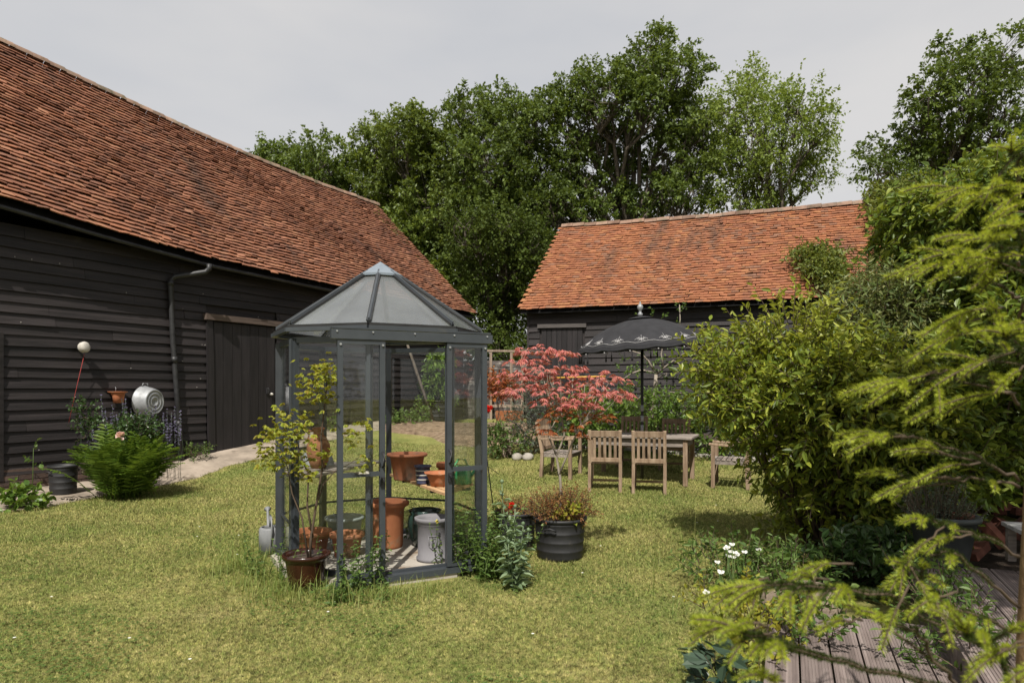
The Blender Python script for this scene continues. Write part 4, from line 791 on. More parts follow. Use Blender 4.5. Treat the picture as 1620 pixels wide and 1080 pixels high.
tree('oak_tree', 'tallest oak with bare limbs showing, above the orange roof', (4.3, 26), [(1048, 68, 28, 28), (1020, 105, 50, 38), (1075, 115, 50, 42), (965, 140, 52, 40), (915, 130, 36, 34), (880, 175, 30, 34), (1010, 165, 48, 40), (1065, 185, 55, 42), (930, 205, 60, 45), (1110, 200, 40, 45), (985, 245, 50, 42), (900, 265, 45, 45), (1060, 255, 50, 40), (950, 305, 55, 40), (1020, 315, 55, 40), (1095, 300, 55, 45), (1130, 250, 35, 40), (900, 335, 40, 28), (945, 345, 40, 20), (870, 320, 40, 40)], 25, 5.4, .145, l_oak2, 15, l=.36, tr=.30, cl=.8)
tree('ash_tree', 'pale green airy ash above the orange roof ridge', (9.2, 24), [(1190, 125, 28, 30), (1160, 170, 40, 40), (1215, 170, 45, 40), (1262, 175, 40, 34), (1290, 200, 28, 36), (1200, 225, 55, 45), (1265, 240, 50, 42), (1160, 255, 45, 45), (1225, 290, 60, 38), (1290, 275, 36, 28), (1170, 310, 45, 30)], 23.5, 4.6, .12, l_ash, 12, tr=.2, cl=1.1)
tree('oak_tree', 'dark oak behind the creeper hedge and the telegraph pole', (13.2, 21), [(1508, 85, 32, 34), (1470, 150, 36, 40), (1540, 130, 55, 50), (1600, 90, 40, 50), (1500, 200, 60, 50), (1590, 180, 55, 55), (1440, 215, 42, 38), (1400, 245, 40, 26), (1460, 270, 60, 40), (1540, 260, 60, 50), (1605, 250, 40, 50), (1390, 275, 36, 18), (1430, 310, 50, 26)], 20, 5.2, .125, l_oak2, 12, l=.32, cl=.8)
tree('oak_tree', 'shady undergrowth tree filling the gap between the barns', (-.3, 23), [(770, 470, 45, 50), (810, 500, 40, 50), (840, 450, 36, 60), (750, 400, 40, 50), (800, 420, 50, 50), (735, 360, 40, 40), (790, 560, 45, 40), (800, 360, 50, 50), (840, 390, 40, 50), (760, 520, 40, 50), (825, 545, 30, 40)], 22.5, 5.0, .12, l_under, 7, tr=.2)
bush('hedge', 'distant dark hedge closing the gap behind the fence', 'hedge', (0, 24, .6), [(-3, 24, 2.2, 2.2, .8, 2.2), (0, 24, 2.6, 2.2, .8, 2.6), (3, 24.4, 2, 2, .8, 1.6), (-6, 25, 2, 2.5, .8, 1.8)], 1500, .14, .08, l_under, .4, 8, False)
bush('hedge', 'far hedge beyond the outbuilding and the orange barn', 'hedge', (13, 22, .6), [(10, 22, 2.4, 3, 1, 2.4), (14, 21, 2.6, 3, 1, 2.6), (18, 21, 3, 3, 1, 3)], 1500, .14, .08, l_under, .4, 8, False)
tag(G().tube([(*px(1486, 420, 14)[:2], .5), (*px(1486, 420, 14)[:2], 5.85)], [.10, .09], 12).build('telegraph_pole', m_bark2), 'bare grey telegraph pole in front of the dark oak', 'pole')
root = thing('shade_tree', 'unseen tree added beside the deck to shade the deck step', 'tree', (4.6, .2, 0)); g = G(); wd = G()  # tree added out of view, crown placed to shade deck step and shrub foot
P, d, _ = lobe_pts([(-1.2, .6, 6.2, 1.35, .9, 1.9)], 900, .3); twigs(g, P, d+unit(900)*.6, .5, 8, .15, .09, False); tp = wig(np.zeros(3), np.array((-.9, .5, 6.4)), 8, .1); wd.tube(tp, np.linspace(.16, .04, 8), 8)
wd.segs(np.repeat(tp[5:6], 60, 0), P[:60], .03, .01); wd.build('trunk', m_bark, root); g.build('crown', l_oak, root)
# ---- creeper on the outbuilding
def creeper(name, label, fn, n, mat, Ln, W, wood=m_twig, parts=None):
    P, Nn = fn(n); g = G(); st = G(); D = np.array((0, 0, -.75))+Nn*.75+rng.normal(size=P.shape)*.4
    twigs(g, P, D, .22*rng.uniform(.5, 1.4, n), 6, Ln, W, True, .8, .0, stem=st, up=.3, sr=.003)
    root = thing(name, label, 'creeper', tuple(P.mean(0)*np.array((1, 1, 0)))); off = P.mean(0)*np.array((1, 1, 0))
    for q in (g, st): q.v = [v-off for v in q.v]
    g.build('foliage', mat, root); st.build('stems', wood, root); return root
def fcr(n):
    k = n*3//5; y = rng.uniform(4.8, 9.5, n); z = rng.uniform(.3, 4.0, n)*1.0; b = .42+.28*np.sin(y*1.7+z*1.1)*np.sin(z*1.9+.5)+.1*rng.normal(size=n)
    z[:k] = rng.uniform(1.4, 4.1, k); x = 5.72-np.abs(b)*np.clip((z-.2)/1.5, .2, 1); N = np.tile((-.9, -.15, .3), (n, 1))
    t = rng.random(n) < .3; x[t] = rng.uniform(5.0, 7.4, t.sum()); z[t] = 3.75+.28*rng.random(t.sum())+(x[t]-5.6)*.5+.25*np.sin(y[t]*2.3); N[t] = (-.4, -.2, .8)
    return np.stack([x, y, z], 1), N
creeper('creeper', 'dense dark creeper covering the outbuilding wall and roof', fcr, 6200, l_creep, .105, .05)
def fiv(n):
    w1 = rng.random(n); x = 8.15+.40*rng.normal(size=n)*.55+.35*w1; s = w1; y = -.3+3.4*s; z = ze2(0)+(6.15-3.4)*s; x = x+.2*np.sin(s*5)
    e = rng.random(n) < .25; P = np.stack([x, y-.1*rng.random(n), z+.12+.28*rng.random(n)], 1)
    return np.array([b2(a, b, c) for a, b, c in P]), np.tile((-.3, -.6, .6), (n, 1))
creeper('creeper', 'sunlit creeper climbing the end of the orange roof', fiv, 2600, l_ivy, .11, .05)
def fiv2(n):
    s = rng.random(n)**1.0; x = 6.95-.45*s+.17*rng.normal(size=n)*(.6+s); y = -.35+1.15*s+.12*rng.normal(size=n); z = 3.42+1.0*s+.10+.2*rng.random(n)
    return np.array([b2(a, b, c) for a, b, c in np.stack([x, y, z], 1)]), np.tile((-.3, -.6, .6), (n, 1))
creeper('creeper', 'small creeper clump spreading up over the orange eaves', fiv2, 650, l_ivy, .11, .05)
# ---- the big shrub and its neighbours
def lb(u, v, Y, ru, rv, rd=None): p = px(u, v, Y); s = Y/1080; return (*p, ru*s, (rd or ru)*s, rv*s)
big = bush('shrub', 'big glossy laurel like shrub with yellow green tips beside the table', 'shrub', (2.95, 6.5, 0),
     [lb(1300, 635, 6.0, 90, 58), lb(1205, 620, 6.1, 55, 42), lb(1140, 595, 6.3, 32, 38), lb(1385, 655, 6.0, 75, 70), lb(1305, 735, 6.4, 75, 52), lb(1375, 760, 6.4, 80, 58), lb(1245, 685, 6.2, 45, 40), lb(1420, 690, 6.0, 70, 85), lb(1255, 570, 6.2, 38, 28), lb(1345, 580, 6.2, 48, 30), lb(1315, 820, 6.7, 62, 42), lb(1140, 560, 6.5, 18, 18), lb(1205, 575, 6.4, 24, 24)],
     1900, .082, .033, l_shrub, .38, 13, shell=.6, up=.22, stems=18, droop=.35, br=.022)
lob = [lb(1255, 545, 6.3, 70, 40), lb(1150, 575, 6.6, 26, 34), lb(1190, 600, 6.4, 50, 45), lb(1300, 600, 6.2, 90, 45), lb(1380, 620, 6.1, 70, 45)]
bush('shrub', None, None, None, lob, 330, .08, .032, l_shrubl, .36, 12, shell=.6, up=.9, stems=0, crown='young_shoots', into=big)
bush('shrub', 'tall narrow leaved shrub between the laurel shrub and the orange barn', 'shrub', (4.5, 8.6, 0), [lb(1390, 520, 8.6, 80, 70), lb(1365, 570, 8.4, 50, 50), lb(1440, 540, 8.4, 70, 90), lb(1400, 620, 8.4, 80, 80), lb(1395, 480, 8.8, 40, 36), lb(1350, 500, 8.8, 22, 30), lb(1470, 600, 8.2, 60, 100)], 1700, .11, .026, l_willow, .35, 12, shell=.4, up=.9, stems=9)
bush('shrub', 'dark shady shrub under the spruce behind the deck', 'shrub', (3.7, 6.0, 0), [lb(1480, 740, 6.0, 80, 90), lb(1540, 640, 6.2, 80, 110), lb(1450, 800, 5.9, 60, 60), lb(1590, 560, 6.2, 50, 80)], 900, .10, .045, l_creep, .25, 9, shell=.4, stems=6)
bush('shrub', 'low dark bush at the foot of the laurel like shrub', 'shrub', (2.5, 5.1, 0), [lb(1370, 890, 5.1, 50, 26), lb(1330, 905, 5.0, 35, 22), lb(1410, 910, 4.9, 40, 20), lb(1395, 880, 5.2, 50, 24)], 300, .09, .04, l_rose, .18, 8, stems=5, up=.6)
bush('rosemary', 'spiky rosemary growing in the dark grey pot', 'plant', (p[0], 4.75, .58), [lb(1480, 810, 4.75, 40, 42), lb(1505, 830, 4.75, 35, 30), lb(1455, 815, 4.7, 24, 30)], 190, .022, .004, l_grey, .16, 26, False, up=1.1, stems=8, br=.005, shell=.2)
# ---- flower bed behind the table
beds = [('shrub', 'grey green bushy plant beside the armchair', l_grey, [(845, 650, 42, 60), (835, 690, 36, 40), (870, 660, 30, 50)], 13.2, 560, .055, .018),
        ('shrub', 'dark leafy bush behind the red maple', l_bed, [(930, 660, 60, 40), (900, 690, 50, 35), (960, 690, 40, 35)], 13.6, 420, .09, .045),
        ('shrub', 'bright green mound behind the far chairs', l_bed, [(1040, 655, 50, 28), (1010, 640, 30, 30), (1075, 650, 40, 35), (985, 660, 30, 30), (1050, 690, 60, 30)], 13.6, 620, .08, .036),
        ('shrub', 'fresh green bush at the end of the table', l_bed, [(1125, 640, 50, 50), (1150, 690, 50, 40), (1110, 690, 40, 45), (1170, 640, 40, 60)], 12.9, 620, .07, .034),
        ('shrub', 'yellow flowered low plant at the foot of the thick post', l_weed, [(795, 700, 24, 22), (820, 705, 20, 16), (785, 690, 14, 16)], 12.9, 150, .07, .03),
        ('shrub', 'tall evergreen shrub growing in the large far tub', l_bed, [(692, 590, 22, 28), (688, 620, 18, 22), (700, 570, 14, 14), (690, 635, 24, 12)], 17.9, 230, .13, .05),
        ('shrub', 'sprawling pale weeds at the foot of the long barn', l_weed, [(640, 672, 26, 16), (620, 680, 20, 14), (665, 655, 14, 12)], 16.5, 210, .08, .035),
        ('shrub', 'orange leaved plant in front of the fence', l_acerd, [(790, 607, 20, 14), (800, 615, 16, 12), (782, 620, 12, 14)], 15.0, 120, .10, .04)]
for nm, lab, mt, lp, Y, n, Ln, W in beds:
    lo_ = [lb(u, v, Y, a, b) for u, v, a, b in lp]; cx = np.mean([q[0] for q in lo_]); bush(nm, lab, 'shrub', (cx, Y, float(zt(cx, Y))), lo_, n, Ln, W, mt, .2, 8, stems=6, shell=.3, up=.6, br=.01)
# espaliered fruit tree
root = thing('fruit_tree', 'bare limbed fruit tree trained against the orange roofed barn', 'tree', (*px(1032, 690, 14.6)[:2], float(zt(3, 14.6)))); off = np.array(root.location); g = G(); lf = G()
def br_(pts, r0, r1):
    P = np.array([px(u, v, Y) for u, v, Y in pts])-off; g.tube(P, np.linspace(r0, r1, len(P)), 7); return P
for pts, r0, r1 in (([(1028, 700, 14.6), (1032, 650, 14.6), (1036, 620, 14.55), (1038, 592, 14.5)], .05, .04), ([(1038, 592, 14.5), (1025, 570, 14.5), (1015, 560, 14.45), (1000, 555, 14.4)], .028, .010), ([(1037, 590, 14.5), (1015, 585, 14.4), (1000, 590, 14.4), (985, 600, 14.3)], .024, .008), ([(1038, 592, 14.5), (1050, 582, 14.4), (1066, 570, 14.3), (1078, 578, 14.3), (1079, 602, 14.2)], .026, .008), ([(1050, 582, 14.4), (1046, 560, 14.4), (1050, 540, 14.4), (1062, 530, 14.3)], .018, .006), ([(1037, 600, 14.5), (1055, 590, 14.4), (1052, 598, 14.4)], .014, .005), ([(1015, 560, 14.45), (1025, 545, 14.4), (1030, 520, 14.4)], .014, .005), ([(1066, 570, 14.3), (1080, 560, 14.2), (1095, 555, 14.2)], .012, .004), ([(1030, 640, 14.6), (1015, 625, 14.5), (1005, 635, 14.5)], .014, .005), ([(1045, 640, 14.5), (1060, 620, 14.4), (1085, 622, 14.3), (1088, 640, 14.3)], .014, .005), ([(1074, 530, 14.3), (1076, 505, 14.3), (1075, 482, 14.4)], .014, .010)):
    P = br_(pts, r0, r1)
    if r0 < .03:
        q = P[-2:].repeat(3, 0)+rng.normal(size=(6, 3))*.10; twigs(lf, q, unit(6)+np.array((0, 0, .4)), .2, 6, .075, .04, True)
for u, v in ((1035, 560), (1050, 570), (1020, 500), (1005, 575), (985, 575), (1035, 575)): q = px(u, v, 14.4)-off+rng.normal(size=(5, 3))*.14; twigs(lf, q, unit(5), .2, 6, .08, .045, True)
g.build('trunk', m_bark2, root); lf.build('crown', l_weed, root)
# ---- red maple in the tub
root = thing('red_maple', 'small red leaved maple growing in the ribbed black tub', 'tree', (.43, 6.12, .33)); off = np.array(root.location); g = G(); lf = G()
tk = np.array([px(u, v, 6.12) for u, v in ((884, 830), (888, 790), (886, 755), (880, 720), (893, 690), (888, 655))])-off; tk[0] = (0, 0, 0); g.tube(tk, [.015, .013, .013, .010, .009, .006], 7)
t2 = np.array([px(u, v, y) for u, v, y in ((884, 752, 6.12), (895, 725, 6.1), (905, 700, 6.05), (920, 672, 6.0))])-off; g.tube(t2, [.011, .009, .008, .005], 7)
t3 = np.array([px(u, v, y) for u, v, y in ((880, 720, 6.12), (868, 690, 6.2), (872, 640, 6.25), (860, 600, 6.3))])-off; g.tube(t3, [.009, .008, .006, .004], 7)
pads = [(858, 558, 48, 10, 6.35), (880, 562, 34, 9, 6.2), (835, 575, 40, 10, 6.3), (865, 590, 60, 11, 6.1), (905, 583, 20, 8, 6.2), (815, 600, 38, 13, 6.25), (850, 600, 40, 10, 6.4), (800, 625, 22, 9, 6.2), (835, 618, 40, 12, 6.05), (880, 622, 50, 13, 6.0), (925, 610, 40, 12, 6.1), (965, 603, 34, 12, 6.2), (975, 625, 28, 10, 6.1), (945, 628, 40, 12, 5.95), (890, 640, 60, 12, 6.2), (920, 645, 40, 12, 6.0), (985, 628, 14, 10, 6.2), (960, 588, 8, 4, 6.2)]
padd = [(885, 660, 36, 14, 6.1), (935, 665, 36, 14, 6.15), (910, 680, 20, 8, 6.0), (900, 655, 34, 12, 6.2), (955, 660, 22, 12, 6.2), (863, 684, 14, 7, 6.0), (922, 690, 10, 5, 6.0)]
def palm(lf, P, out, Ln, W, k=7, mi=0):
    n = len(P); yaw = np.arctan2(out[:, 1], out[:, 0])+rng.normal(size=n)*.7; tilt = rng.uniform(-.75, -.05, n); s = rng.uniform(.65, 1.2, n)
    for q in range(k):
        a = yaw+(q-(k-1)/2)*.46; D = np.stack([np.cos(a), np.sin(a), tilt+.08*rng.normal(size=n)], 1); f = 1-.10*abs(q-(k-1)/2)
        lf.leaves(P, D, np.tile((0, 0, 1.), (n, 1))+rng.normal(size=(n, 3))*.25, Ln*s*f, W*s, False, mi, droop=.25)
for pl, mi in ((pads, 0), (padd, 1)):
    for u, v, ru, rv, Y in pl:
        c = px(u, v, Y)-off; s = Y/1080; n = int(17*ru/20)+3 if mi == 0 else int(16*ru/20); a = rng.uniform(0, 6.28, n); r = np.sqrt(rng.random(n))
        o_ = np.stack([np.cos(a)*r*ru*s, np.sin(a)*r*ru*s*.8, (1-r*r)*rv*s*.8+rng.normal(size=n)*rv*s*.28], 1); palm(lf, c+o_, o_, .062 if mi == 0 else .055, .012, 7, mi)
        A = tk[-1] if u > 850 else t3[-1]; A = t2[-1] if u > 900 else A; g.tube(wig(A, c, 5, .02), np.linspace(.005, .002, 5), 5); g.segs(np.repeat(c[None], n, 0)[::3], (c+o_)[::3], .0018, .001)
g.build('trunk', m_bark2, root); lf.build('crown', [l_acer, l_acerd], root)
bush('heather', 'rusty orange bushy growth at the foot of the red maple in its tub', 'plant', (.43, 6.12, .34), [(.43, 6.12, .40, .25, .23, .13), (.34, 6.1, .42, .18, .18, .14), (.55, 6.12, .42, .18, .18, .13)], 480, .022, .011, l_heath, .12, 9, False, stems=4, br=.004, sr=.002, up=.7, shell=.1)
bush('heather', 'rusty low growth in the half hidden black tub', 'plant', (.035, 6.55, .30), [(.035, 6.55, .34, .17, .17, .07)], 120, .022, .011, l_heath, .10, 8, False, stems=2, br=.003, sr=.002, up=.7, shell=.1)
bush('small_plant', 'pale green leafy sprig among the rusty growth in the ribbed tub', 'plant', (.53, 6.0, .34), [(.53, 6.0, .42, .07, .06, .06), (.44, 6.0, .40, .04, .04, .04)], 26, .045, .035, l_yell, .08, 6, stems=2, br=.003)
# ---- green maple sapling
root = thing('maple_sapling', 'yellow green maple sapling in the glossy brown pot', 'tree', (-1.555, 5.16, .23)); off = np.array(root.location); g = G(); lf = G(); Y = 5.12
def gb(pts, r0, r1):
    P = np.array([px(*(q if len(q) == 3 else (*q, Y))) for q in pts])-off; g.tube(P, np.linspace(r0, r1, len(P)), 6); return P
gb([(490, 885), (492, 850), (500, 800), (510, 740), (508, 690), (514, 640), (518, 600), (512, 575)], .012, .003); gb([(488, 885), (478, 820), (462, 780), (455, 740), (440, 700)], .008, .002); gb([(495, 850), (486, 800), (488, 750), (475, 720), (465, 680)], .009, .003)
gb([(500, 800), (512, 765), (530, 745), (550, 735), (572, 720, 5.0)], .006, .0015); gb([(510, 745), (540, 745), (568, 748, 5.0)], .004, .0015); gb([(455, 740), (430, 735), (412, 725)], .003, .001); gb([(515, 640), (500, 620), (490, 610)], .003, .001); gb([(505, 690), (530, 700), (550, 690)], .003, .001)
for u, v, ru, rv, n in ((508, 578, 24, 14, 26), (500, 600, 26, 14, 26), (522, 590, 14, 20, 16), (490, 622, 26, 12, 26), (512, 630, 18, 8, 12), (460, 658, 26, 12, 24), (440, 680, 26, 14, 26), (425, 690, 20, 12, 18), (470, 690, 22, 12, 20), (480, 672, 20, 12, 12), (450, 715, 30, 10, 24), (430, 730, 28, 14, 22), (470, 735, 20, 14, 16), (495, 715, 16, 14, 14), (485, 745, 18, 14, 12), (515, 715, 12, 10, 8), (552, 682, 22, 12, 20), (572, 672, 14, 8, 8), (560, 700, 14, 10, 8), (575, 735, 12, 14, 10), (415, 715, 16, 10, 12)):
    m = int(n*1.7); P = np.array([px(u+rng.normal()*ru*.6, v+rng.normal()*rv*.6, Y-.03+rng.normal()*.12) for _ in range(m)])-off; o_ = rng.normal(size=(m, 3)); palm(lf, P, o_, .042, .019, 5)
g.build('trunk', m_twig, root); lf.build('crown', l_gacer, root)
# ---- fern, rose, catmint, corner plants
def fern(name, label, base, n, ln, mat, el=(.5, 1.25)):
    root = thing(name, label, 'fern', base); g = G(); st = G()
    for q in range(n):
        a = rng.uniform(0, 6.28); e = rng.uniform(*el); L_ = ln*rng.uniform(.65, 1.1); d = np.array((math.cos(a)*math.cos(e), math.sin(a)*math.cos(e), math.sin(e))); t = np.linspace(0, 1, 19)[:, None]
        P = np.array((rng.normal()*.14, rng.normal()*.14, 0))+d*t*L_+np.array((0, 0, -1.))*t**2.3*L_*.42*math.cos(e*.8)
        st.tube(P[::3], np.linspace(.005, .001, len(P[::3])), 4); T = np.gradient(P, axis=0); T /= np.linalg.norm(T, axis=1)[:, None]; S = np.cross(T, (0, 0, 1.)); S /= np.linalg.norm(S, axis=1)[:, None]+1e-9; U = np.cross(S, T)
        wv = np.sin(np.linspace(.12, 1, 19)*np.pi*.93)**.7; ll = L_*.20*wv
        for sd in (-1, 1): g.leaves(P[2:], (S*sd+T*.35-U*.12+rng.normal(size=S.shape)*.07)[2:], U[2:], ll[2:], .030*L_/.9, True)
    g.build('fronds', mat, root); st.build('stalks', mat, root)
fb = (-5.28, 9.35, .03); fern('fern', 'big bright green fern clump beside the path and the long barn', fb, 130, 1.10, l_fern, (.80, 1.45))
bush('rose_bush', 'dark leaved rose with one pale pink bloom behind the fern', 'rose', (-5.35, 9.75, .04), [(-5.3, 9.5, .85, .3, .25, .2), (-5.15, 9.4, .92, .2, .2, .15), (-6.0, 9.6, 1.15, .12, .12, .16), (-5.95, 9.6, .9, .14, .12, .12)], 260, .05, .034, l_rose, .16, 8, stems=6, shell=.2, up=.6, br=.007)
def bloom(name, label, cat, c, r, mat, n=26, up=(0, -.5, .8)):
    root = thing(name, label, cat, tuple(c)); g = G(); d = unit(n)+np.array(up)*.7; g.leaves(d*r*.15, d, unit(n)+np.array((0, 0, .4)), r*1.1, r*1.0, True, fold=.3); g.build('petals', mat, root)
    G().tube([(0, .01, -r*.1), (0, .03, -r*2.5)], .004, 5).build('stalk', l_weed, root); return root
bloom('rose_bloom', 'single pale pink rose above the fern', 'flower', px(191, 690, 8.85), .055, l_pink)
g = G(); st = G(); P = []
root = thing('catmint', 'purple flowered catmint spikes rising behind the fern', 'plant', (-4.95, 9.95, .05)); off = np.array(root.location)
for q in range(78):
    u = np.clip(rng.normal(215, 45), 118, 285); v = rng.normal(658, 14) + abs(u-210)*.06; top = px(u, v, 9.9+rng.normal()*.2)-off; b = np.array((top[0]*.86, top[1]*.6, .15)); pts = wig(b, top, 5, .02); st.tube(pts, .0022, 4)
    for f in np.linspace(.68, 1, 7):
        c = b+(top-b)*f; g.leaves(np.repeat(c[None], 5, 0), unit(5)+np.array((0, 0, .5)), unit(5), .028*(1.3-f*.6), .018, False)
g.build('flower_spikes', l_lav, root); st.build('stems', l_grey, root)
bush('leafy_plant', 'low broad leaved plant at the left end of the path', 'plant', (-5.95, 8.55, .02), [(-6.08, 8.5, .10, .18, .2, .08), (-6.2, 8.6, .16, .16, .16, .08)], 48, .09, .065, l_bed, .12, 6, stems=3, up=.6, br=.005)
root = thing('seedling', 'single thin stemmed seedling against the long barn plinth', 'plant', b1(-.55, .25, .05)); g = G(); st = G(); st.tube([(0, 0, 0), (.01, 0, .3), (.03, -.02, .62)], [.006, .005, .003], 5); twigs(g, np.array([(.01, 0, .36), (.02, 0, .45), (.03, -.02, .6)]), np.array([(.8, 0, .3), (-.8, 0, .3), (.3, 0, .8)]), .13, 5, .07, .055, True); g.build('foliage', l_weed, root); st.build('stem', l_weed, root)
for i_, (t_, lab) in enumerate(((2.1, 'tuft of weeds at the foot of the downpipe'), (4.2, 'small weed clump under the barn door corner'), (5.4, 'weed clump on the path beyond the barn door'))):
    q = b1(t_, .25); q[2] = float(zt(q[0], q[1]))+.05; bush('weed', lab, 'weed', q, [(q[0], q[1], q[2]+.12, .2, .15, .13)], 60, .05, .02, l_weed, .13, 7, stems=3, br=.003, up=.8)
# ---- weeds round the greenhouse
def nettle(label, base, hs, name='weed', mat=l_weed, ln=.045, w_=.026, flowers=0):
    root = thing(name, label, 'weed', base); g = G(); st = G(); fl_ = G()
    for h in hs:
        b = np.array((rng.normal()*.10, rng.normal()*.07, 0)); tp = b+np.array((rng.normal()*.22*h, rng.normal()*.18*h, h*rng.uniform(.8, 1.1))); P = wig(b, tp, 8, .02); st.tube(P, np.linspace(.004, .0015, 8), 4); k = max(3, int(h/.04))
        t = np.linspace(.1, 1, k)[:, None]; c = b+(tp-b)*t; a = np.arange(k)*1.57+rng.uniform(0, 6)+rng.normal(size=k)*.3
        for s in (0, math.pi): D = np.stack([np.cos(a+s), np.sin(a+s), rng.uniform(-.2, .5, k)], 1); g.leaves(c, D, np.tile((0, 0, 1.), (k, 1))+rng.normal(size=(k, 3))*.3, ln*1.25*(1.15-.6*t[:, 0])*rng.uniform(.5, 1.3, k), w_, True, droop=.2)
        if flowers and rng.random() < .6: fl_.leaves(np.repeat(tp[None], 7, 0), unit(7), unit(7), .02, .014)
    g.build('foliage', mat, root); st.build('stems', mat, root)
    if flowers and fl_.v: fl_.build('flowers', l_yelp, root)
nettle('leafy mint like weeds in front of the left sliding door', (*gpos(560, 935, 0)[:2], 0), rng.uniform(.2, .5, 12)); nettle('leafy weeds at the opening of the greenhouse door', (*gpos(592, 930, 0)[:2], 0), rng.uniform(.2, .42, 10)); nettle('yellow flowered weed climbing past the grey planter at the door', (*gpos(712, 905, 0)[:2], 0), rng.uniform(.25, .6, 3), ln=.032, w_=.018, flowers=1)
nettle('bushy green weeds against the right sliding door', (*gpos(752, 905, 0)[:2], 0), rng.uniform(.2, .62, 34)); nettle('dense leafy weeds between the greenhouse and the poppy', (*gpos(785, 915, 0)[:2], 0), rng.uniform(.2, .55, 30))
nettle('weeds growing up behind the orange urn inside the greenhouse', (*gpos(642, 852, fl)[:2], fl), rng.uniform(.15, .4, 7), flowers=1)
nettle('low leafy weeds round the glossy brown pot', (*gpos(470, 925, 0)[:2], 0), rng.uniform(.12, .34, 14), ln=.038, w_=.022); nettle('straggling weeds in the long grass by the galvanised watering can', (*gpos(425, 915, 0)[:2], 0), rng.uniform(.15, .42, 12), ln=.04, w_=.02); nettle('dark leafy weeds at the foot of the front corner post', (*gpos(535, 950, 0)[:2], 0), rng.uniform(.08, .22, 22), ln=.04, w_=.024)
root = thing('poppy', 'tall pale blue green poppy plant with buds beside the greenhouse', 'poppy', (*gpos(815, 930, 0)[:2], 0)); g = G(); st = G(); bd = G()
for h, dx, dy in ((.78, -.10, .05), (.60, .0, .0), (.48, .06, -.05), (.42, .10, .02), (.35, -.05, -.06), (.5, -.04, .08)):
    b = np.array((dx*.3, dy*.3, 0)); tp = np.array((dx, dy, h)); st.tube(wig(b, tp, 7, .01), np.linspace(.008, .003, 7), 5); k = int(h/.035); t = np.linspace(.05, .92, k)[:, None]; c = b+(tp-b)*t; a = np.arange(k)*2.4+dx*20
    D = np.stack([np.cos(a), np.sin(a), np.full(k, .45)], 1); g.leaves(c, D, np.tile((0, 0, 1.), (k, 1)), .14*(1.1-.65*t[:, 0]), .055*(1.2-.6*t[:, 0]), True, fold=.3, droop=.35); g.leaves(c, D+rng.normal(size=D.shape)*.4, np.tile((0, 0, 1.), (k, 1)), .10*(1.1-.6*t[:, 0]), .035, True, fold=-.3, droop=.3)
    bd.lathe([(0, 0), (.012, .01), (.014, .025), (0, .035)], 8, tp)
g.build('foliage', l_poppy, root); st.build('stems', l_poppy, root); bd.build('buds', l_poppy, root)
bloom('poppy_flower', 'bright red poppy bloom in front of the black tubs', 'flower', px(810, 801, 5.6), .032, l_redp, 30)
bloom('red_flower', 'dark red flower beside the greenhouse corner post', 'flower', px(774, 647, 12.6), .07, l_redp, 30)
g = G(); [g.tube([(*px(u0, v0, 7.0)[:2], max(0., px(u0, v0, 7.0)[2])), px(u1, v1, 7.0)], .006, 5) for u0, v0, u1, v1 in ((785, 838, 769, 715),)]; g.tube([px(769, 735, 7.0), px(790, 750, 7.0)], .003, 5); tag(g.build('garden_stake', m_iron), 'thin dark stake leaning beside the greenhouse', 'stake')
# ---- tall grass tufts
def tuft(g, c, n, r, h, lean=.5, w_=.006):
    P = np.stack([c[0]+rng.normal(size=n)*r, c[1]+rng.normal(size=n)*r*.7, np.full(n, c[2])], 1); a = rng.uniform(0, 6.28, n); hh = h*rng.uniform(.35, 1.15, n); ln = lean*rng.random(n)
    D = np.stack([np.cos(a)*ln, np.sin(a)*ln, np.ones(n)], 1); D /= np.linalg.norm(D, axis=1)[:, None]; S = np.stack([-np.sin(a), np.cos(a), 0*a], 1)*w_/2; o = np.stack([np.cos(a), np.sin(a), 0*a], 1)*(hh*ln*.55)[:, None]
    m1 = P+D*(hh*.5)[:, None]; m2 = P+D*hh[:, None]+o-np.array((0, 0, 1.))*(hh*ln*.25)[:, None]
    V = np.stack([P-S, P+S, m1+S*.8, m1-S*.8, m2], 1).reshape(-1, 3); k = np.arange(n)[:, None]*5; g.add(V, k+np.array([[0, 1, 2, 3]])); g.f.append((k+np.array([[3, 2, 4]])+g.n-5*n, False, 0))
g = G()
for q in range(60):
    a = rng.uniform(-1.9, .6); rr_ = rng.uniform(1.02, 1.32); tuft(g, (GC[0]+rr_*math.sin(a), GC[1]-rr_*math.cos(a), 0), 34, .12, rng.uniform(.06, .26)*(1.0 if a < .1 else .6), 1.1, .0045)
for q in range(26): u, v = rng.uniform(395, 520), rng.uniform(880, 965); tuft(g, gpos(u, v, 0), 20, .11, rng.uniform(.06, .22), 1.2, .0045)
tag(g.build('long_grass', l_rye), kind='stuff')
g = G()
for q in range(60): u, v = rng.uniform(1010, 1260), rng.uniform(850, 1040); tuft(g, gpos(u, v, 0), 7, .15, rng.uniform(.15, .42), 1.2, .0035)
tag(g.build('wispy_grass', l_rye), kind='stuff')
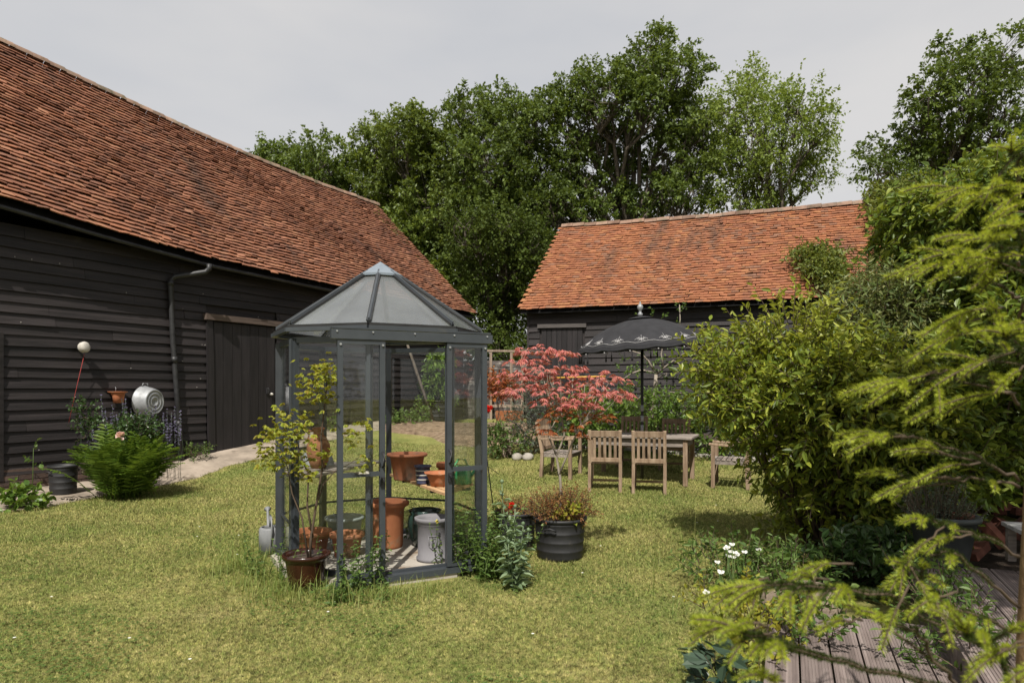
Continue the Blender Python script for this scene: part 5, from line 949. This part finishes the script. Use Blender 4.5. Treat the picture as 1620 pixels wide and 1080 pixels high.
# ---- plants at the deck's edge
bush('weed', 'yellowing leafy weeds along the edge of the low deck', 'weed', (1.35, 3.9, 0), [(1.35, 4.1, .16, .22, .25, .16), (1.40, 3.75, .18, .16, .25, .17), (1.3, 3.6, .16, .16, .2, .15)], 85, .045, .026, l_yell, .16, 7, stems=5, br=.003, up=.8)
bush('weed', 'tangled green weeds between the lawn and the laurel shrub', 'weed', (1.75, 5.2, 0), [(1.65, 5.2, .16, .3, .3, .16), (2.0, 5.0, .16, .3, .25, .16), (1.9, 4.8, .14, .3, .25, .14)], 240, .06, .022, l_weed, .16, 8, stems=5, br=.003, up=.9)
root = thing('white_flowers', 'clump of white flowers on tall stems beside the deck', 'flowers', (*gpos(1165, 985, 0)[:2], 0)); off = np.array(root.location); g = G(); st = G()
for u, v in ((1148, 868), (1158, 862), (1163, 875), (1152, 880), (1160, 882), (1166, 878), (1178, 874), (1151, 866), (1155, 873), (1117, 938), (1140, 906), (1228, 1040), (1210, 1046), (1135, 890), (1200, 870)):
    c = px(u, v, 4.9 if v < 900 else 3.9)-off; a = np.arange(4)*1.57+rng.random(); g.leaves(np.repeat(c[None], 4, 0), np.stack([np.cos(a), np.sin(a)*.6-.2, np.full(4, .5)], 1), np.tile((0, -.8, .5), (4, 1)), .026, .022, True); st.tube(wig(np.array((c[0]*.6, c[1]*.6, -.0)), c, 6, .01), .0025, 4)
g.build('petals', l_whp, root); st.build('stems', l_weed, root)
bush('broad_leaf_plant', 'blue green broad leaved plant beside the low deck', 'plant', (1.02, 3.3, 0), [(1.02, 3.35, .11, .13, .12, .10)], 13, .11, .06, l_blue, .14, 5, stems=3, br=.005, up=.7)
tag(G().tube([px(1130, 1085, 3.2), px(1163, 1040, 3.3)], .006, 6).build('green_cane', pm('green_cane', [(.03, .14, .10)], 5, bump=0)), 'green garden cane among the broad blue green leaves', 'cane')
nettle('slender leafy stems growing through the low deck', (2.02, 3.45, .1), rng.uniform(.15, .35, 7), ln=.05, w_=.018)
bush('weed', 'pale green weeds spilling over the corner of the low deck', 'weed', (1.62, 3.7, .1), [(1.62, 3.9, .26, .16, .25, .12), (1.6, 3.55, .28, .14, .2, .12)], 70, .04, .026, l_weed, .14, 7, stems=4, br=.003, up=.8)
bush('weed', 'green weeds in the gap between the low deck and the deck step', 'weed', (2.45, 3.9, .12), [(2.5, 4.1, .30, .14, .3, .14), (2.35, 3.6, .28, .12, .25, .13), (2.2, 3.2, .26, .12, .25, .12)], 120, .05, .02, l_weed, .18, 8, stems=4, br=.003, up=.9)

# ---- foreground spruce
SPO = np.array((1.418, 1.86, 0.)); sp = thing('spruce_tree', 'spruce with bright yellow green shoots close to the camera', 'tree', tuple(SPO)); tr_ = G(); old = G(); new = G(); br = G()
tr_.tube([(0, 0, 0), (.0, 0, .8), (.015, 0, 1.3), (.05, 0, 1.7), (.08, 0, 2.1)], [.042, .037, .028, .016, .006], 12); tr_.build('trunk', pm('spruce_bark', [(.10, .06, .03), (.20, .125, .06)], 14, (1, 1, .5), .9, .8, 40), sp)
def needles(g, P, T, n, ln, w_, fwd=.9, rr=0.):
    i = rng.random(n)*(len(P)-1); k = i.astype(int); f = (i-k)[:, None]; c = P[k]*(1-f)+P[np.minimum(k+1, len(P)-1)]*f; t = T[k]
    D = t*fwd+perp(t)+np.array((0, 0, .15)); g.leaves(c, D, unit(n), ln*rng.uniform(.7, 1.15, n), w_, False, fold=0)
def shoot(a, d, l, newg=True):
    d = d/np.linalg.norm(d); P = np.array([a+d*l*t+np.array((0, 0, -.25*l*t*t)) for t in np.linspace(0, 1, 6)]); T = np.gradient(P, axis=0); T /= np.linalg.norm(T, axis=1)[:, None]
    br.tube(P, np.linspace(.0028, .0015, 6), 4); needles(new if newg else old, P, T, int(l*2000), .0160 if newg else .012, .0015, .95 if newg else .8)
def spbranch(pts, side=1.0, tipl=.15, dens=1.0):
    P0 = np.array([px(*q)-SPO for q in pts]); n = 18; tt = np.linspace(0, len(P0)-1, n); P = np.array([[np.interp(x, range(len(P0)), P0[:, c]) for c in range(3)] for x in tt]); P[1:-1] += rng.normal(size=(n-2, 3))*.004
    T = np.gradient(P, axis=0); T /= np.linalg.norm(T, axis=1)[:, None]; br.tube(P, np.linspace(.0045, .0022, n), 6); L_ = np.sum(np.linalg.norm(np.diff(P, axis=0), axis=1))
    needles(old, P[3:], T[3:], int(L_*2800*dens), .013, .0016, .75); shoot(P[-1], T[-1]+np.array((0, 0, .05)), tipl)
    for sd in (-1, 1): shoot(P[-1], T[-1]+sd*np.cross(T[-1], (0, 0, 1.))*.55+np.array((0, 0, .02)), tipl*.8)
    for k in range(4, n-1):
        for sd in (-1, 1):
            if rng.random() > .17*side: continue
            S = np.cross(T[k], (0, 0, 1.))*sd; d = T[k]*1.0+S*.62+np.array((0, 0, rng.normal()*.12+.03)); l = (.04+.15*(n-k)/n)*rng.uniform(.6, 1.2)
            d /= np.linalg.norm(d); Q = np.array([P[k]+d*l*t+np.array((0, 0, -.06*l*t*t)) for t in np.linspace(0, 1, 5)]); TQ = np.gradient(Q, axis=0); TQ /= np.linalg.norm(TQ, axis=1)[:, None]; br.tube(Q, np.linspace(.003, .0018, 5), 4); needles(old, Q, TQ, int(l*2200*dens), .013, .0016, .75)
            shoot(Q[-1], TQ[-1]+np.array((0, 0, .04)), rng.uniform(.06, .13)*tipl/.12)
            if rng.random() < .5: shoot(Q[-1], TQ[-1]+S*.5, rng.uniform(.04, .08)*tipl/.12)
for pts, s, tl, dn in (([(1612, 470, 1.86), (1560, 440, 1.75), (1500, 415, 1.66)], 1.1, .13, 1.0), ([(1612, 350, 1.86), (1570, 320, 1.75), (1535, 300, 1.70)], 1.1, .12, 1.0), ([(1612, 560, 1.86), (1560, 535, 1.7), (1505, 515, 1.60)], 1.0, .12, 1.0), ([(1612, 640, 1.86), (1560, 600, 1.7), (1480, 595, 1.58), (1425, 605, 1.52)], .8, .12, .9), ([(1612, 420, 1.86), (1600, 400, 1.6), (1570, 380, 1.45)], 1.0, .11, .9),
                       ([(1612, 760, 1.86), (1540, 720, 1.7), (1460, 695, 1.6), (1390, 690, 1.55)], .45, .09, .9), ([(1612, 770, 1.86), (1540, 755, 1.75), (1450, 755, 1.65), (1420, 755, 1.62)], .3, .07, .8), ([(1612, 880, 1.86), (1560, 850, 1.7), (1490, 830, 1.55), (1460, 820, 1.5)], .6, .07, .8), ([(1612, 960, 1.86), (1520, 880, 1.6), (1450, 870, 1.5), (1430, 900, 1.46)], .4, .07, .8),
                       ([(1612, 1060, 1.86), (1540, 1010, 1.6), (1420, 950, 1.45), (1290, 925, 1.38), (1210, 925, 1.36)], .75, .13, 1.0), ([(1612, 1130, 1.86), (1520, 1090, 1.5), (1350, 1050, 1.32), (1230, 1020, 1.25), (1175, 1000, 1.22)], .8, .12, 1.0), ([(1612, 1120, 1.86), (1590, 1060, 1.4), (1560, 1010, 1.25), (1530, 1000, 1.2)], .7, .12, .8), ([(1612, 300, 1.86), (1612, 250, 1.7), (1600, 240, 1.65)], .8, .1, .9), ([(1612, 1000, 1.86), (1500, 960, 1.65), (1440, 900, 1.55)], .5, .07, .7), ([(1520, 1090, 1.5), (1450, 1000, 1.42), (1400, 980, 1.38)], .5, .07, .7),
                       ([(1612, 500, 1.86), (1640, 440, 1.6), (1610, 360, 1.42)], 1.0, .11, .9), ([(1612, 600, 1.86), (1630, 560, 1.55), (1590, 530, 1.4)], 1.0, .11, .9)):
    spbranch(pts, s, tl, dn)
for ub, vb, ut, vt, Y in ((1504,401,1432,404,1.6),(1523,394,1498,387,1.6),(1617,365,1540,384,1.6),(1557,305,1511,307,1.65),(1552,310,1509,331,1.62),(1617,305,1559,329,1.6),(1617,324,1581,326,1.55),(1610,335,1562,343,1.6),(1617,405,1547,399,1.55),(1583,411,1547,425,1.55),(1593,430,1535,437,1.55),(1497,435,1470,438,1.6),(1523,406,1499,413,1.58),(1533,493,1458,509,1.55),(1557,488,1482,493,1.55),(1523,512,1465,529,1.55),(1521,529,1434,546,1.52),(1617,510,1588,517,1.5),(1576,493,1564,473,1.55),
    (1553,299,1495,284,1.65),(1606,294,1563,284,1.6),(1640,270,1605,258,1.6),(1465,593,1371,615,1.5),(1562,568,1430,610,1.5),(1571,623,1435,629,1.5),(1614,585,1571,606,1.45),(1486,714,1413,691,1.52),(1413,691,1341,695,1.5),(1486,755,1388,756,1.55),(1520,734,1448,740,1.55),(1469,853,1422,891,1.45),(1510,849,1465,856,1.45),(1226,929,1181,926,1.36),(1181,926,1122,948,1.35),(1200,932,1160,950,1.33),(1188,998,1140,992,1.22),(1140,992,1088,1004,1.2),(1150,985,1108,978,1.24),(1191,985,1165,978,1.2),(1180,1010,1152,1036,1.2),(1210,1068,1168,1056,1.15),(1225,1078,1200,1048,1.18),(1316,891,1252,890,1.4),(1285,912,1248,906,1.38),(1281,930,1272,972,1.36),(1336,981,1296,981,1.3),(1485,943,1435,956,1.35),(1589,1028,1525,1056,1.2),(1613,1023,1538,1020,1.22),(1640,1050,1594,1058,1.15),(1495,981,1506,1012,1.3),(1420,960,1395,1010,1.3)):
    a = px(ub, vb, Y+.04)-SPO; b = px(ut, vt, Y)-SPO; shoot(a, b-a, float(np.linalg.norm(b-a))); n_ = (b-a)/np.linalg.norm(b-a); shoot(a+(b-a)*.1, n_+rng.normal(size=3)*.35, float(np.linalg.norm(b-a))*.55)
    br.tube(wig(a-n_*.06, a, 4, .003), .0025, 4)
br.build('branches', m_twig, sp); old.build('needles', l_sold, sp); new.build('new_shoots', l_snew, sp)

# ---- lawn grass blades
def keep(x, y):
    k = np.hypot(x-GC[0], y-GC[1]) > 1.0
    t = (x-W0[0])*D1[0]+(y-W0[1])*D1[1]; off = (x-W0[0])*N1[0]+(y-W0[1])*N1[1]; k &= off > np.interp(t, [-6, -.5, 1.5, 3.5, 9], [1.47, 1.3, .9, .76, .55])
    by = (x-O2[0])*N2[0]+(y-O2[1])*N2[1]; bx = (x-O2[0])*D2[0]+(y-O2[1])*D2[1]; k &= ~((by > -2.25) & (bx > .3))
    k &= ~(((x-1.62)*math.cos(-.385)+(y-4.26)*math.sin(-.385) > -.05) & (y < 5.0)); k &= ~((x > 3.6) & (y < 8))
    for cx, cy, r in ((.43, 6.12, .2), (.035, 6.55, .17), (-1.555, 5.16, .12)): k &= np.hypot(x-cx, y-cy) > r
    m = np.hypot((x+1.1+.45)/2.7, (y-16)/1.95) > .98; return k & m & (y < 15.8)
g = G(); N = 900000; uu = rng.uniform(-20, 1640, N); yy = 3.0*(16/3.0)**(rng.random(N)**1.0); xx = (uu-810)/1080*yy; k = keep(xx, yy); xx = xx[k]; yy = yy[k]; n = len(xx)
# patchy growth: thinner where dry
pat = .5+.5*np.sin(xx*1.9+np.sin(yy*1.3)*2)*np.sin(yy*2.3+np.sin(xx*1.1)*2); ck = np.sin(xx*61+2*np.sin(yy*23))*np.sin(yy*57+2*np.sin(xx*29)); pat = pat*.55+.75*np.clip(ck, -.4, 1); h = (.016+.022*rng.random(n)**1.5)*(.72+.6*pat)*np.clip(yy/6, .8, 1.25); a = rng.uniform(0, 6.28, n); le = rng.uniform(.3, 1.5, n); ww = .0022*np.clip(yy/4.2, .85, 2.6)
Z = zt(xx, yy); P = np.stack([xx, yy, Z-.003], 1); S = np.stack([np.cos(a+1.57), np.sin(a+1.57), 0*a], 1)*ww[:, None]; T = P+np.stack([np.cos(a)*h*le, np.sin(a)*h*le, h], 1)
g.add(np.stack([P-S, P+S, T], 1).reshape(-1, 3), np.arange(n*3).reshape(n, 3)); tag(g.build('grass', m_blade), kind='stuff')
g = G()
for q in range(26):
    x = rng.uniform(-4, 3); y = rng.uniform(3.6, 9)
    if keep(np.array([x]), np.array([y]))[0]: g.leaves(np.tile((x, y, float(zt(x, y))+.035), (7, 1)), np.stack([np.cos(np.arange(7)*.9), np.sin(np.arange(7)*.9), np.full(7, .3)], 1), np.tile((0, 0, 1.), (7, 1)), .012, .007)
tag(g.build('daisies', l_whp), kind='stuff')
# a few clover leaves, daisies and dry scraps on the lawn
g = G(); n = 9000; uu = rng.uniform(-20, 1200, n); yy = 3.1*(7/3.1)**rng.random(n); xx = (uu-810)/1080*yy; cl_ = np.sin(xx*2.1+1)*np.sin(yy*2.6+xx) > .25; k = keep(xx, yy) & cl_; P = np.stack([xx, yy, zt(xx, yy)+.012+.012*rng.random(n)], 1)[k]; a = rng.uniform(0, 6.28, len(P))
for q in range(3): g.leaves(P, np.stack([np.cos(a+q*2.09), np.sin(a+q*2.09), np.full(len(P), .25)], 1), np.tile((0, 0, 1.), (len(P), 1)), .013, .012)
tag(g.build('clover', l_weed), kind='stuff')
